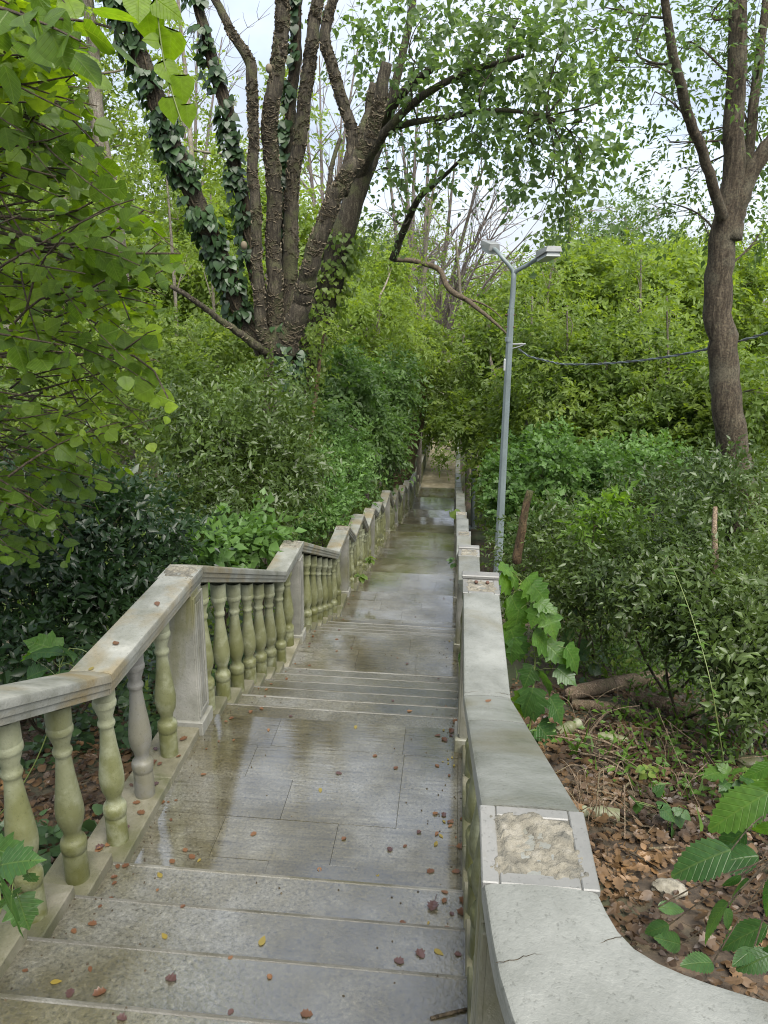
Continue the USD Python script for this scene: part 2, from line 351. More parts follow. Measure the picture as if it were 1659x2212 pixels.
M_FUNGUS = mat('beige_bracket_fungus', {'g': ('geometry', {}), 'r': ('rgb_ramp', {'ramp': [(0, (0.10, 0.082, 0.050)), (0.3, (0.24, 0.21, 0.125)), (0.7, (0.43, 0.39, 0.25)), (1, (0.62, 0.58, 0.42))]}), 'p': ('principled_bsdf', {'roughness': 0.8})},
               [('g.random_per_island', 'r.fac'), ('r.color', 'p.base_color')])

L_NEAR = leafy('broad_leaf_green', [(0, (0.059, 0.110, 0.011)), (0.35, (0.147, 0.227, 0.017)), (0.7, (0.298, 0.367, 0.024)), (1, (0.497, 0.512, 0.028))], thru=(2.2, 2.1, 0.45), fac=0.5, rough=0.40, spec=0.32, clump=1.2, vein=True)
L_VINE = leafy('lime_vine_leaf', [(0, (0.102, 0.170, 0.010)), (1, (0.153, 0.238, 0.015))], thru=(2.4, 2.4, 0.5), fac=0.55, spec=0.25, vein=True)
L_ELAE = leafy('oblong_grey_green_leaf', [(0, (0.036, 0.059, 0.013)), (0.45, (0.068, 0.110, 0.023)), (0.8, (0.109, 0.156, 0.039)), (0.93, (0.173, 0.221, 0.077)), (1, (0.159, 0.107, 0.021))], thru=(1.7, 1.7, 0.6), fac=0.32, rough=0.38, spec=0.4, clump=0.7)
L_ELAER = leafy('oblong_cool_green_leaf', [(0, (0.040, 0.066, 0.018)), (0.5, (0.080, 0.118, 0.032)), (0.85, (0.133, 0.176, 0.053)), (0.95, (0.222, 0.246, 0.105)), (1, (0.195, 0.105, 0.026))], thru=(1.7, 1.8, 0.7), fac=0.3, rough=0.36, spec=0.4, clump=0.7)
L_IVY = leafy('dark_ivy_leaf', [(0, (0.024, 0.048, 0.018)), (0.5, (0.048, 0.090, 0.033)), (1, (0.100, 0.156, 0.063))], fac=0.2, rough=0.36, spec=0.35, clump=2)
L_SHADE = leafy('painted_shade_leaf', [(0, (0.012, 0.028, 0.010)), (0.5, (0.028, 0.055, 0.018)), (0.85, (0.055, 0.095, 0.03)), (1, (0.09, 0.14, 0.05))], thru=(1.5, 1.6, .6), fac=0.3, rough=0.35, spec=0.4, clump=1.5)  # darkened leaf colour: the shrub's inner shade is painted in
L_IVYLIGHT = leafy('light_creeper_leaf', [(0, (0.063, 0.123, 0.031)), (0.5, (0.113, 0.202, 0.054)), (1, (0.188, 0.303, 0.095))], thru=(1.6, 1.7, .6), fac=0.4, rough=0.42, spec=0.3, clump=1.6)
L_DARK = leafy('deep_green_leaf', [(0, (0.054, 0.098, 0.029)), (0.5, (0.111, 0.184, 0.051)), (1, (0.204, 0.278, 0.074))], thru=(1.6, 1.8, .7), fac=0.42, spec=0.3, clump=1.3)
L_MID = leafy('mid_green_leaf', [(0, (0.077, 0.122, 0.027)), (0.5, (0.155, 0.210, 0.041)), (1, (0.271, 0.298, 0.059))], thru=(2.0, 2.0, 0.6), fac=0.46, spec=0.28, clump=1.3)
L_YELLOW = leafy('yellow_green_leaf', [(0, (0.109, 0.163, 0.038)), (0.5, (0.186, 0.261, 0.053)), (1, (0.309, 0.352, 0.072))], thru=(2.1, 2.0, 0.5), fac=0.5, spec=0.25, clump=1.2)
L_CANOPY = leafy('high_canopy_leaf', [(0, (0.066, 0.109, 0.043)), (0.6, (0.143, 0.197, 0.072)), (1, (0.268, 0.278, 0.064))], thru=(1.9, 2.0, 0.9), fac=0.5, spec=0.28, clump=1.6)
L_RUSSET = leafy('russet_tinged_leaf', [(0, (0.057, 0.101, 0.035)), (0.5, (0.115, 0.180, 0.050)), (0.82, (0.201, 0.186, 0.050)), (1, (0.288, 0.173, 0.057))], thru=(1.8, 1.8, .7), fac=0.48, spec=0.25, clump=1.6)
L_SAP = leafy('large_fresh_leaf', [(0, (0.051, 0.114, 0.022)), (0.5, (0.101, 0.185, 0.022)), (1, (0.192, 0.273, 0.022))], thru=(2.0, 2.1, 0.45), fac=0.48, rough=0.36, spec=0.35, clump=1.2, vein=True)
L_FIG = leafy('large_cool_green_leaf', [(0, (0.026, 0.069, 0.018)), (1, (0.075, 0.145, 0.033))], thru=(1.8, 1.9, .6), fac=0.38, rough=0.34, spec=0.4, clump=1.5, vein=True)
L_LITTER = leafy('dead_leaf_brown', [(0, (0.030, 0.018, 0.009)), (0.3, (0.095, 0.058, 0.027)), (0.55, (0.174, 0.099, 0.040)), (0.8, (0.260, 0.171, 0.076)), (0.94, (0.365, 0.274, 0.146)), (1, (0.286, 0.249, 0.080))], thru=(1, 0.8, 0.6), fac=0.12, rough=0.45, spec=0.4, clump=2.5)
L_FALLB = leafy('fallen_leaf_brown', [(0, (0.075, 0.034, 0.016)), (0.5, (0.16, 0.082, 0.036)), (1, (0.27, 0.165, 0.085))], thru=(1, .8, .6), fac=0.1, rough=0.35, clump=3)
L_FALLY = leafy('fallen_leaf_yellow', [(0, (0.149, 0.112, 0.020)), (1, (0.178, 0.158, 0.050))], thru=(1, .9, .5), fac=0.1, rough=0.35, clump=3)
L_FALLP = leafy('fallen_leaf_purple', [(0, (0.054, 0.030, 0.027)), (1, (0.114, 0.066, 0.057))], thru=(1, .8, .8), fac=0.1, rough=0.22, clump=3)
L_WEED = leafy('weed_green', [(0, (0.056, 0.112, 0.020)), (0.7, (0.120, 0.200, 0.028)), (1, (0.216, 0.232, 0.064))], thru=(1.8, 1.8, .5), fac=0.42, spec=0.3)

# ------------------------------------------------------------------ leaves
# a template: local points (across, along, out of the blade) with the blade one unit long
RHOMB = (np.array([(0, 0, 0), (-.5, .45, .06), (0, 1, -.06), (.5, .45, .06)]), np.array([(0, 3, 2), (0, 2, 1)]))
OVATE = (np.array([(0, 0, 0), (-.5, .38, .10), (.5, .38, .10), (0, .5, -.02), (0, 1, -.14)]), np.array([(0, 3, 1), (0, 2, 3), (1, 3, 4), (3, 2, 4)]))


def outline(half, curl=.16, fold=.10, holes=False):
    """A leaf with a midrib: half is a list of (across, along) along one edge from stalk to tip."""
    h = np.array(half, float); n = len(h)
    mid = np.stack([np.zeros(n), h[:, 1], -curl * h[:, 1] ** 2], 1)
    rz = lambda a: np.stack([a * h[:, 0], h[:, 1], -curl * h[:, 1] ** 2 + fold * h[:, 0] - .25 * h[:, 0] ** 2], 1)
    V = np.vstack([mid, rz(-1) * [1, 1, 1], rz(1)])
    V[n:2 * n, 2] = -curl * h[:, 1] ** 2 + fold * h[:, 0] - .25 * h[:, 0] ** 2
    F = []
    for i in range(n - 1):
        F += [(i, i + 1, n + i + 1), (i, n + i + 1, n + i), (i, 2 * n + i, 2 * n + i + 1), (i, 2 * n + i + 1, i + 1)]
    V = np.round(V, 5)
    F = np.array(F)
    # weld midrib ends
    for k in (0, n - 1):
        for o in (n, 2 * n):
            if h[k, 0] == 0:
                F[F == o + k] = k
    F = F[(F[:, 0] != F[:, 1]) & (F[:, 1] != F[:, 2]) & (F[:, 0] != F[:, 2])]
    keep = np.unique(F); remap = np.full(len(V), -1); remap[keep] = np.arange(len(keep))
    return V[keep], remap[F]


BROAD = outline([(0, 0), (.34, .12), (.5, .36), (.40, .62), (.18, .86), (0, 1)])
HEART = outline([(0, .05), (.30, -.06), (.52, .14), (.46, .42), (.22, .74), (0, 1)], curl=.2)
LOBED = outline([(0, 0), (.15, -.07), (.30, -.06), (.50, .05), (.44, .13), (.40, .22), (.47, .27), (.62, .44), (.50, .46), (.38, .50), (.40, .58), (.37, .74), (.28, .72), (.20, .82), (.10, .92), (0, 1.08)], curl=.26, fold=.16)
_ty = np.linspace(0, 1, 23)
TOOTH = outline([(0 if i in (0, 22) else (.5 * math.sin(math.pi * y ** .75) ** .8) * (1.06 if i % 2 else .90), y + (.02 if i % 2 else -.0)) for i, y in enumerate(_ty)], curl=.30, fold=.16)
OAK = outline([(0, 0), (.12, .1), (.28, .22), (.20, .32), (.38, .48), (.27, .58), (.31, .76), (.12, .86), (0, 1)], curl=-.12, fold=.20)
CURLED = outline([(0, 0), (.30, .18), (.42, .42), (.32, .7), (0, 1)], curl=-.30, fold=.40)


def leafmesh(tpl, pos, dirs, nrm, size, width):
    V, F = tpl
    dirs = unit(dirs); nrm = unit(nrm - dirs * (nrm * dirs).sum(1, keepdims=True)); side = np.cross(dirs, nrm)
    s = np.broadcast_to(size, (len(pos),))[:, None, None]; w = np.broadcast_to(width, (len(pos),))[:, None, None]
    P = pos[:, None] + s * (V[None, :, 0:1] * w * side[:, None] + V[None, :, 1:2] * dirs[:, None] + V[None, :, 2:3] * nrm[:, None])
    Fa = (F[None] + (np.arange(len(pos)) * len(V))[:, None, None]).reshape(-1, 3)
    return P.reshape(-1, 3), Fa


def rnd(rng, n, s=1.0):
    return rng.normal(size=(n, 3)) * s


def sprays(rng, O, D, U, n=9, L=.3, ls=.07, droop=.25, ang=55, jit=.28):
    """Short twigs with leaves alternating on both sides: leaf positions, directions, normals, sizes."""
    S = len(O); s = (np.arange(n) + .6) / n
    side = np.cross(D, U); side = unit(side)
    L = np.broadcast_to(L, (S,))[:, None]
    P = O[:, None] + D[:, None] * (s * 1.0)[None, :, None] * L[..., None]
    P = P + np.array([0, 0, -1.0]) * (s ** 2)[None, :, None] * (L * droop)[..., None]
    sg = np.where(np.arange(n) % 2 == 0, 1.0, -1.0)
    a = np.radians(ang) * (1 - .75 * (s > .93))
    d = D[:, None] * np.cos(a)[None, :, None] + side[:, None] * (sg * np.sin(a))[None, :, None]
    d = d + rng.normal(size=d.shape) * jit + np.array([0, 0, -.25 * droop * 2])
    nn = np.broadcast_to(U[:, None], d.shape) + rng.normal(size=d.shape) * jit
    sz = ls * rng.uniform(.45, 1.3, size=(S, n)) * rng.uniform(.75, 1.3, size=(S, 1)) * (1 - .25 * s[None])
    return P.reshape(-1, 3), unit(d.reshape(-1, 3)), nn.reshape(-1, 3), sz.reshape(-1)


def blob_points(rng, c, R, n, seed, hollow=.35, gap=.42, gscale=2.2):
    """Points through a lumpy ellipsoid, thinned by noise so that gaps and clumps appear; with outward directions."""
    c, R = np.asarray(c, float), np.asarray(R, float)
    m = int(n * 2.6) + 20
    v = unit(rng.normal(size=(m, 3)))
    r = (hollow + (1 - hollow) * rng.random(m)) ** .6 * np.where(rng.random(m) < .10, rng.uniform(1.05, 1.4, m), 1)
    lump = .42 + 1.12 * meshkit.fbm(v * 1.9 + 17.3 * seed, 2, seed)
    p = c + v * (r * lump)[:, None] * R
    keep = meshkit.fbm(p * gscale / R.mean() * 1.3 + 5.1 * seed, 3, seed) > gap
    p, v = p[keep][:n], v[keep][:n]
    return p, unit(v * R.mean() / R)


def crown(rng, blobs, tpl, per, n_leaf, L, ls, width, droop=.25, gap=.42, hollow=.35, up=.8, ang=55, gscale=2.2, jit=.28):
    """blobs: (centre, radii, sprays). Returns one mesh of leaves."""
    out = []
    for i, (c, R, n) in enumerate(blobs):
        O, v = blob_points(rng, c, R, int(n * per), int(rng.integers(1, 9999)), hollow, gap, gscale)
        if not len(O):
            continue
        D = unit(v * .75 + rnd(rng, len(O), .55) + [0, 0, -.1])
        U = unit(np.array([0, 0, up]) + rnd(rng, len(O), .38) + v * .45)
        out.append(sprays(rng, O, D, U, n_leaf, L * rng.uniform(.7, 1.3, len(O)), ls, droop, ang, jit))
    P, d, nn, sz = (np.concatenate(k) for k in zip(*out))
    return leafmesh(tpl, P, d, nn, sz, width * rng.uniform(.8, 1.2, len(P)))


def B(u, v, Y, ru, rv, rd, n):
    """A blob by where it stands: pixel of its centre, distance along the path; radii ru, rv in pixels there and rd metres in depth."""
    return at(u, v, Y), (ru * pxm(Y), rd, rv * pxm(Y)), n


def stem(pts, widths, n=None, sides=12, bump=.035, seed=1):
    """pts: (u, v, Y) pixels and distances; widths: diameter in pixels at each."""
    P = np.array([at(*p) for p in pts]); R = np.array([w * pxm(p[2]) / 2 for w, p in zip(widths, pts)])
    n = n or max(6, 5 * len(pts))
    Q = smoothline(np.column_stack([P, R]), n)
    rng = np.random.default_rng(seed)
    wob = np.cumsum(rng.normal(size=(n, 3)), 0); wob -= np.linspace(0, 1, n)[:, None] * wob[-1]
    Q[:, :3] += wob * Q[:, 3:4] * .10
    return tube(Q[:, :3], Q[:, 3], sides, bump, seed), Q


def limbs(rng, start, blobs, r0, n_per=3, sides=5):
    """Thin limbs from points of the stems to the clumps of a crown."""
    parts = []
    start = np.asarray(start)
    for c, R, n in blobs:
        c = np.asarray(c); R = np.asarray(R)
        a = start[np.argmin(np.linalg.norm(start - (c - [0, 0, R[2] * 1.2]), axis=1))]
        mid = a * .45 + c * .55 + rng.normal(size=3) * R.mean() * .25 - [0, 0, .1 * R[2]]
        Q = smoothline(np.array([a, mid, c + rng.normal(size=3) * R * .2]), 9)
        parts.append(tube(Q, np.linspace(r0, r0 * .4, 9), sides))
        for k in range(n_per):
            b = Q[rng.integers(3, 9)]; e = c + unit(rng.normal(size=3)) * R * .8
            m2 = (b + e) / 2 + rng.normal(size=3) * R.mean() * .12
            parts.append(tube(smoothline(np.array([b, m2, e]), 6), np.linspace(r0 * .4, r0 * .1, 6), 4))
    return merge(parts)


# ------------------------------------------------------------------ the stairs: landings (start, end, height under the eye, post at the end)
LAND = [(-1.6, 1.333, 1.92, 1), (2.583, 3.92, 2.535, 1), (5.83, 6.72, 3.396, 1), (8.75, 9.86, 4.31, 1), (10.37, 11.47, 4.67, 0), (12.02, 13.16, 5.09, 1), (13.67, 14.42, 5.37, 0),
        (14.9, 16.35, 5.68, 1), (17.4, 18.85, 6.34, 1), (20.05, 21.55, 7.02, 1), (22.5, 23.65, 7.46, 1), (25.3, 27.5, 8.2, 1), (29.3, 31.5, 8.97, 1)]
RISE = [5, 7, 7, 3, 3, 3, 3, 5, 5, 4, 6, 6]
LAND = [(a, b, EYE - h, p) for a, b, h, p in LAND]
XL, XR = -1.345, 0.108           # path edges
STEPS = []                       # (y0, y1, z) of each tread
for (a0, b0, z0, _), (a1, b1, z1, _), n in zip(LAND, LAND[1:], RISE):
    for i in range(1, n):
        w = (a1 - b0) / (n - 1)
        STEPS.append((b0 + (i - 1) * w, b0 + i * w, z0 + (z1 - z0) * i / n))
WIDE = [(31.5 + i * 1.05, 31.5 + (i + 1) * 1.05, LAND[-1][2] - .11 * (i + 1)) for i in range(20)]
_ky = np.array([-40, -1.6] + [y for a, b, z, _ in LAND[1:] for y in (a + .1 * (b - a), b)] + [w[1] for w in WIDE[4::5]] + [75, 140, 400])
_kz = np.array([LAND[0][2] + 2.0, LAND[0][2] + .05] + [z for a, b, z, _ in LAND[1:] for y in (a, b)] + [w[2] for w in WIDE[4::5]] + [-11.0, -11.5, -13])


def zpath(Y):
    k = np.interp(Y, _ky, _kz)
    return (k + np.interp(np.asarray(Y) - 1.2, _ky, _kz) + np.interp(np.asarray(Y) + 1.2, _ky, _kz)) / 3


def ground_z(x, Y):
    x, Y = np.asarray(x, float), np.asarray(Y, float)
    d = np.where(x > -.6, .42 + .05 * np.clip(x - .4, 0, 4), .36 + .03 * np.clip(-1.5 - x, 0, 6))
    inside = np.clip(1.25 - np.abs(x + .62), 0, .3) / .3
    p = np.stack([x, Y, np.zeros_like(x)], -1)
    far = np.clip((np.abs(x + .6) - 1.2) / 1.5, 0, 1)
    return zpath(Y) - d - inside * .35 + far * ((meshkit.fbm(p * .9, 4, 3) - .5) * .16 + (meshkit.fbm(p * .12, 3, 8) - .5) * .7)


def surface_z(x, Y):
    """Height of the stone under a point of the path."""
    for a, b, z, _ in LAND:
        if a <= Y <= b:
            return z
    for a, b, z in STEPS + WIDE:
        if a <= Y <= b:
            return z
    return LAND[-1][2]


gx = np.unique(np.concatenate([np.linspace(-300, -12, 25), np.linspace(-12, -4, 28), np.linspace(-4, 6, 72), np.linspace(6, 14, 24), np.linspace(14, 300, 25)]))
gy = np.unique(np.concatenate([np.linspace(-60, -3, 16), np.linspace(-3, 14, 120), np.linspace(14, 40, 60), np.linspace(40, 400, 40)]))
X, Yg = np.meshgrid(gx, gy, indexing='ij')
Z = ground_z(X, Yg)
V = np.stack([X, Yg, Z], -1).reshape(-1, 3)
i, j = np.meshgrid(np.arange(len(gx) - 1), np.arange(len(gy) - 1), indexing='ij')
n = len(gy)
Q = np.stack([i * n + j, (i + 1) * n + j, (i + 1) * n + j + 1, i * n + j + 1], -1).reshape(-1, 4)
obj('ground', (V, Q), M_SOIL, smooth=True, kind='structure', label='damp brown forest ground falling away on both sides of the stairs')

rng = np.random.default_rng(11)
stairs = thing('stone_stairs', 'long wet stone stairway of treads and tiled landings descending through the forest', None, kind='structure')
for k, (a, b, z) in enumerate(STEPS):
    near = a < 8
    if near:
        td = obj('tread', cbox(XL - .02, XR + .02, a - .012, b - .0085, z - .30, z + rng.normal() * .001, .002), M_TREAD, stairs)
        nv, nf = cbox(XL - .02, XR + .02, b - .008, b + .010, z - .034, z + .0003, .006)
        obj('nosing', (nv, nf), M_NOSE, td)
    else:
        obj('tread', cbox(XL - .02, XR + .02, a - .01, b + .006, z - .30, z, .006), M_TILE if k % 3 else M_TREAD, stairs)
for a, b, z in WIDE:
    obj('wide_tread', cbox(XL - .02, XR + .02, a - .01, b + .004, z - .35, z, .006), M_DRY, stairs)


def tile(x0, x1, y0, y1, z):
    g = .0011
    dz = rng.normal() * .0013
    v, f = cbox(x0 + g, x1 - g, y0 + g, y1 - g, z - .05, z + dz, .00005)
    tilt = rng.normal(size=2) * .0015
    v = v.copy(); v[:, 2] += (v[:, 0] - (x0 + x1) / 2) * tilt[0] + (v[:, 1] - (y0 + y1) / 2) * tilt[1]
    obj('paving_tile', (v, f), M_TILE, stairs)


for k, (a, b, z, _) in enumerate(LAND):
    obj('landing_bed', cbox(XL - .02, XR + .02, a, b - .006, z - .5, z - .012, .004), M_KERB, stairs)
    if k == 1:
        rows = [(2.583, 2.80, [-.74]), (2.80, 3.07, [-1.01, -.47]), (3.07, 3.37, [-.75, -.20]), (3.37, 3.65, [-1.0, -.20]), (3.65, 3.925, [-.93, -.21])]
        rows = [(y0, y1, js + [.087]) for y0, y1, js in rows]
    else:
        nr = max(2, int(round((b - a) / .3)))
        ys = np.linspace(max(a, -1.6), b + .005, nr + 1)
        rows = [(ys[i], ys[i + 1], sorted((np.array([-.93, -.45]) + rng.uniform(-.25, .25) + np.array([0, .05])).tolist())) for i in range(nr)]
        if b > 14:
            rows = [(y0, y1, [-.6 + rng.uniform(-.3, .3)]) for y0, y1, _ in rows]
    for y0, y1, js in rows:
        xs = [XL - .02] + js + [XR + .02]
        for x0, x1 in zip(xs, xs[1:]):
            tile(x0, x1, y0, y1, z)

# ------------------------------------------------------------------ balustrades
RW, RT, DR = 0.182, 0.10, 0.935       # rail width, thickness, height of its top over a landing
prof = [(0, .5), (-.004, .5)]


def rail_profile():
    """Half section from the middle of the top to the middle of the underside: (fraction of half width, depth)."""
    h = RW / 2
    return np.array([(0, .006), (h * .5, .0045), (h - .012, .001), (h - .003, -.003), (h, -.010), (h, -.036), (h - .003, -.038), (h - .007, -.039), (h - .008, -.066), (h - .014, -.068), (h - .015, -.094), (h - .022, -.098), (0, -.098)])


HP = rail_profile()
FULL = np.vstack([HP, (HP * [-1, 1])[-2:0:-1]])


def sweep_rail(xc, st, gap=.0015, name='handrail', parent=None, m=None, wob=0):
    """A length of rail along stations (y, z of the top)."""
    st = np.array(st, float)
    st[0, 0] += gap; st[-1, 0] -= gap
    k = len(FULL)
    V = np.concatenate([np.stack([xc + FULL[:, 0], np.full(k, y), z + FULL[:, 1]], 1) for y, z in st])
    F = []
    for i in range(len(st) - 1):
        for j in range(k):
            F.append((i * k + j, i * k + (j + 1) % k, (i + 1) * k + (j + 1) % k, (i + 1) * k + j))
    F = np.array(F)
    F = np.vstack([F[:, [0, 1, 2]], F[:, [0, 2, 3]]])
    for e, o in ((0, 0), (len(st) - 1, 1)):
        c = len(V); V = np.vstack([V, [[xc, st[e, 0], st[e, 1] - .05]]])
        for j in range(k):
            a, b = e * k + j, e * k + (j + 1) % k
            F = np.vstack([F, [(c, b, a) if o == 0 else (c, a, b)]])
    return obj(name, (V, F), m, parent, smooth=28)


BP = np.array([(0, .040), (0, .046), (.165, .046), (.17, .042), (.178, .048), (.20, .051), (.225, .051), (.243, .046), (.25, .036), (.275, .032), (.30, .035), (.34, .047), (.39, .0535), (.43, .053), (.50, .047), (.60, .037), (.70, .0295), (.722, .0285), (.728, .033), (.742, .037), (.756, .036), (.766, .030), (.79, .031), (.83, .041), (.848, .043), (.853, .0485), (.872, .0500), (.888, .047), (.892, .044), (.90, .0475), (1.0, .0475)])


def baluster_mesh(H, seg, seed, shift=(0, 0, 0)):
    r = np.random.default_rng(seed)
    a = np.arange(seg) * 2 * np.pi / seg
    V = np.concatenate([np.stack([np.cos(a) * rr, np.sin(a) * rr, np.full(seg, t * H)], 1) for t, rr in BP])
    lean = r.normal(size=2) * .004
    V[:, 0] += V[:, 2] * lean[0]; V[:, 1] += V[:, 2] * lean[1]
    nz = meshkit.fbm(V * 22 + seed, 3, seed)[:, None] - .5
    V[:, :2] *= 1 + .05 * nz
    ch = np.clip((meshkit.fbm(V * 14 + seed * 3.7, 3, seed + 1) - .66) * 6, 0, 1)[:, None]      # chipped edges
    V[:, :2] *= 1 - .16 * ch
    n = len(BP)
    i, j = np.meshgrid(np.arange(n - 1), np.arange(seg), indexing='ij'); j2 = (j + 1) % seg
    Qd = np.stack([i * seg + j, i * seg + j2, (i + 1) * seg + j2, (i + 1) * seg + j], -1).reshape(-1, 4)
    return V + np.asarray(shift), Qd


def add_rise(path, vals):
    UsdGeom.PrimvarsAPI(stage.GetPrimAtPath(path)).CreatePrimvar('rise', Sdf.ValueTypeNames.FloatArray, 'vertex').Set(list(map(float, vals)))


def balustrade(side, label):
    s = -1 if side == 'left' else 1
    xk = XL if side == 'left' else XR             # inner face of the kerb
    xc = xk + s * .057                            # centre line... rail overhangs the kerb edge slightly
    xc = (-1.332 - RW / 2) if side == 'left' else (0.074 + RW / 2)
    rm = M_RAILOLD if side == 'left' else M_RAIL
    t = thing('stone_balustrade', label, 'balustrade')
    r = np.random.default_rng(5 if side == 'left' else 6)
    xo = xk + s * .215

    def block(y0, y1, z0, z1, nm='kerb_block', m=M_KERB, b=.005):
        a, c = sorted((xk, xo))
        obj(nm, cbox(a, c, y0, y1, z0, z1, b), m, t)

    def bal(y, z, ztop, grey=False):
        seg = 28 if y < 7 else (16 if y < 14 else 9)
        H = ztop - z
        v, f = baluster_mesh(H, seg, int(r.integers(1, 99999)))
        pth = obj('baluster', (v + [xc, y, z], f), M_BALGREY if grey else M_BAL, t, smooth=True, label='newer plain grey baluster' if grey else None)
        add_rise(pth, v[:, 2] / H)

    def post(k):
        a, b, z, _ = LAND[k]
        y1 = (1.25 if k == 0 else b) - .04; y0 = y1 - .165; zt = z + DR + (.04 if k == 0 else 0)
        hw = .078
        p = obj('post', cbox(xc - hw, xc + hw, y0 + .004, y1 - .004, z - .02, zt - .09, .004), M_POST, t)
        xin = xc - s * hw            # face towards the path
        def onface(ya, yb, za, zb, d):
            x0, x1 = sorted((xin + s * .004, xin - s * d))
            obj('face_moulding', cbox(x0, x1, ya, yb, za, zb, .003), M_POST, p)
        zb, zt2 = z + .10, zt - .12
        if b < 24:
            onface(y0 + .006, y0 + .030, zb, zt2, .009); onface(y1 - .030, y1 - .006, zb, zt2, .009)
            onface(y0 + .032, y1 - .032, zb, zb + .03, .009); onface(y0 + .032, y1 - .032, zt2 - .035, zt2, .009)
            onface(y0 + .042, y0 + .056, zb + .045, zt2 - .05, .006); onface(y1 - .056, y1 - .042, zb + .045, zt2 - .05, .006)
            onface(y0 + .066, y1 - .066, zb + .045, zt2 - .05, .007)
        x0, x1 = sorted((xin - s * .022, xc + s * (hw + .02)))
        obj('post_base', cbox(x0, x1, y0 - .012, y1 + .012, z - .03, z + .078, .005), M_POST, p)
        # the open top: marble frame round a bed of mortar
        h = RW / 2 + .002; f = .028
        ya, yb = y0 - .012, y1 + .012
        sweep_rail(xc, [(ya, zt - .006), (yb, zt - .006)], name='post_cap', parent=t, m=rm)
        for q in ((xc - h, xc - h + f, ya, yb), (xc + h - f, xc + h, ya, yb), (xc - h + f + .001, xc + h - f - .001, ya, ya + f * .9), (xc - h + f + .001, xc + h - f - .001, yb - f * .9, yb)):
            if b < 14:
                obj('marble_strip', cbox(*q, zt - .012, zt + .003, .002), M_MARBLE if side == 'right' else M_RAILOLD, p)
        if b < 14:
            nn = 46
            gx_, gy_ = np.meshgrid(np.linspace(xc - h + .003, xc + h - .003, nn), np.linspace(ya + .003, yb - .003, nn), indexing='ij')
            pp = np.stack([gx_, gy_, np.zeros_like(gx_)], -1)
            rim = np.minimum(np.minimum(gx_ - (xc - h), xc + h - gx_), np.minimum(gy_ - ya, yb - gy_) * 1.05)
            mask = np.clip((rim - f * (.80 if side == 'right' else .45) + .055 * (meshkit.fbm(pp * 30, 3, k + 9) - .5) + .02 * (meshkit.fbm(pp * 90, 2, k) - .5)) / .007, 0, 1)
            hh = -.001 + (.0055 + .006 * (meshkit.fbm(pp * 18, 3, k) - .5) + .013 * (meshkit.fbm(pp * 120, 3, k + 3) - .5)) * mask - .004 * np.clip((rim - .05) / .02, 0, 1)
            pp[..., 2] = zt + np.clip(hh, -.006, .016)
            ii, jj = np.meshgrid(np.arange(nn - 1), np.arange(nn - 1), indexing='ij')
            Qm = np.stack([ii * nn + jj, (ii + 1) * nn + jj, (ii + 1) * nn + jj + 1, ii * nn + jj + 1], -1).reshape(-1, 4)
            obj('mortar_bed', (pp.reshape(-1, 3), Qm), M_MORTAR, p, smooth=True)
        if side == 'right' and k == 1:
            for dx in (-.024, .034):
                m = trimesh.creation.icosphere(2, .010)
                m.apply_scale([1, 1, .9]); m.apply_translation([xc + dx, (ya + yb) / 2 + .03, zt + .012])
                obj('iron_stub', m, M_RUST, p, smooth=True)
            obj('loose_slab', cbox(xc - h - .006, xc + h + .004, yb - .01, yb + .055, zt + .004, zt + .024, .004), M_MARBLE, p)
        if side == 'right' and k == 2:
            obj('loose_slab', cbox(xc - h, xc + h, yb - .02, yb + .05, zt + .002, zt + .02, .004), M_MARBLE, p)

    for k, (a, b, z, has_post) in enumerate(LAND):
        zt = z + DR + (.04 if k == 0 else 0)
        last = k == len(LAND) - 1
        be = 1.25 if k == 0 else b          # where the rail's post ends
        a_ = max(a, .25) if k == 0 else a
        yend = be - .04 - .165 - .012 if has_post else b
        # level rail over the landing
        if k == 0:
            if side == 'left':
                sweep_rail(xc, [(-1.5, zt), (yend, zt)], parent=t, m=rm)
        else:
            bend = a + .13
            if has_post:
                sweep_rail(xc, [(bend, zt), (yend, zt)], parent=t, m=rm)
            else:
                sweep_rail(xc, [(bend, zt), (b, zt)], parent=t, m=rm)
        if has_post:
            post(k)
        if not last:
            a2, b2, z2, _ = LAND[k + 1]
            y0 = be - .04 + .012 if has_post else b
            y1 = a2 + .13
            zt0, zt1 = zt, z2 + DR
            if side == 'right' and k == 0:       # the long sloping length lies in three stones with hairline joints
                ym = y0 + (y1 - y0) * .62
                zm = zt0 + (zt1 - zt0) * .62
                sweep_rail(xc, [(y0, zt0), (ym, zm)], parent=t, m=rm, gap=.001)
                sweep_rail(xc, [(ym, zm), (y1, zt1)], parent=t, m=rm, gap=.001)
            else:
                sweep_rail(xc, [(y0, zt0), (y1, zt1)], parent=t, m=rm)
            slope = lambda y: zt0 + (zt1 - zt0) * (y - y0) / (y1 - y0)
            tr = [q for q in STEPS if b - .01 <= q[0] and q[1] <= a2 + .01]
            for (ya, yb, zz) in tr:
                block(ya + .002, yb + .004, zz - .5, zz + .05, 'kerb_step')
                y = yb - .145 if yb - ya > .29 else (ya + yb) / 2
                bal(y, zz + .049, min(slope(y), slope(y + .04)) - .085)
        # kerb and balusters of the landing
        kz = z + .05
        if k == 0:
            ks = -1.5 if side == 'left' else .55
        else:
            ks = a + .006
        cuts = np.linspace(ks, b, max(2, int((b - ks) / .5) + 1)) if b - ks > .2 else [ks, b]
        if side == 'right' and k == 1:
            cuts = [ks, 2.93, 3.20, 3.44, b]
        for c0, c1 in zip(cuts, cuts[1:]):
            block(c0 + .0015, c1 - .0015, z - .6, kz + r.normal() * .001)
        first = a + .22 if k else (-1.35 if side == 'left' else .45)
        pitch = .325
        lim = (be - .04 - .165 - .06) if has_post else b - .1
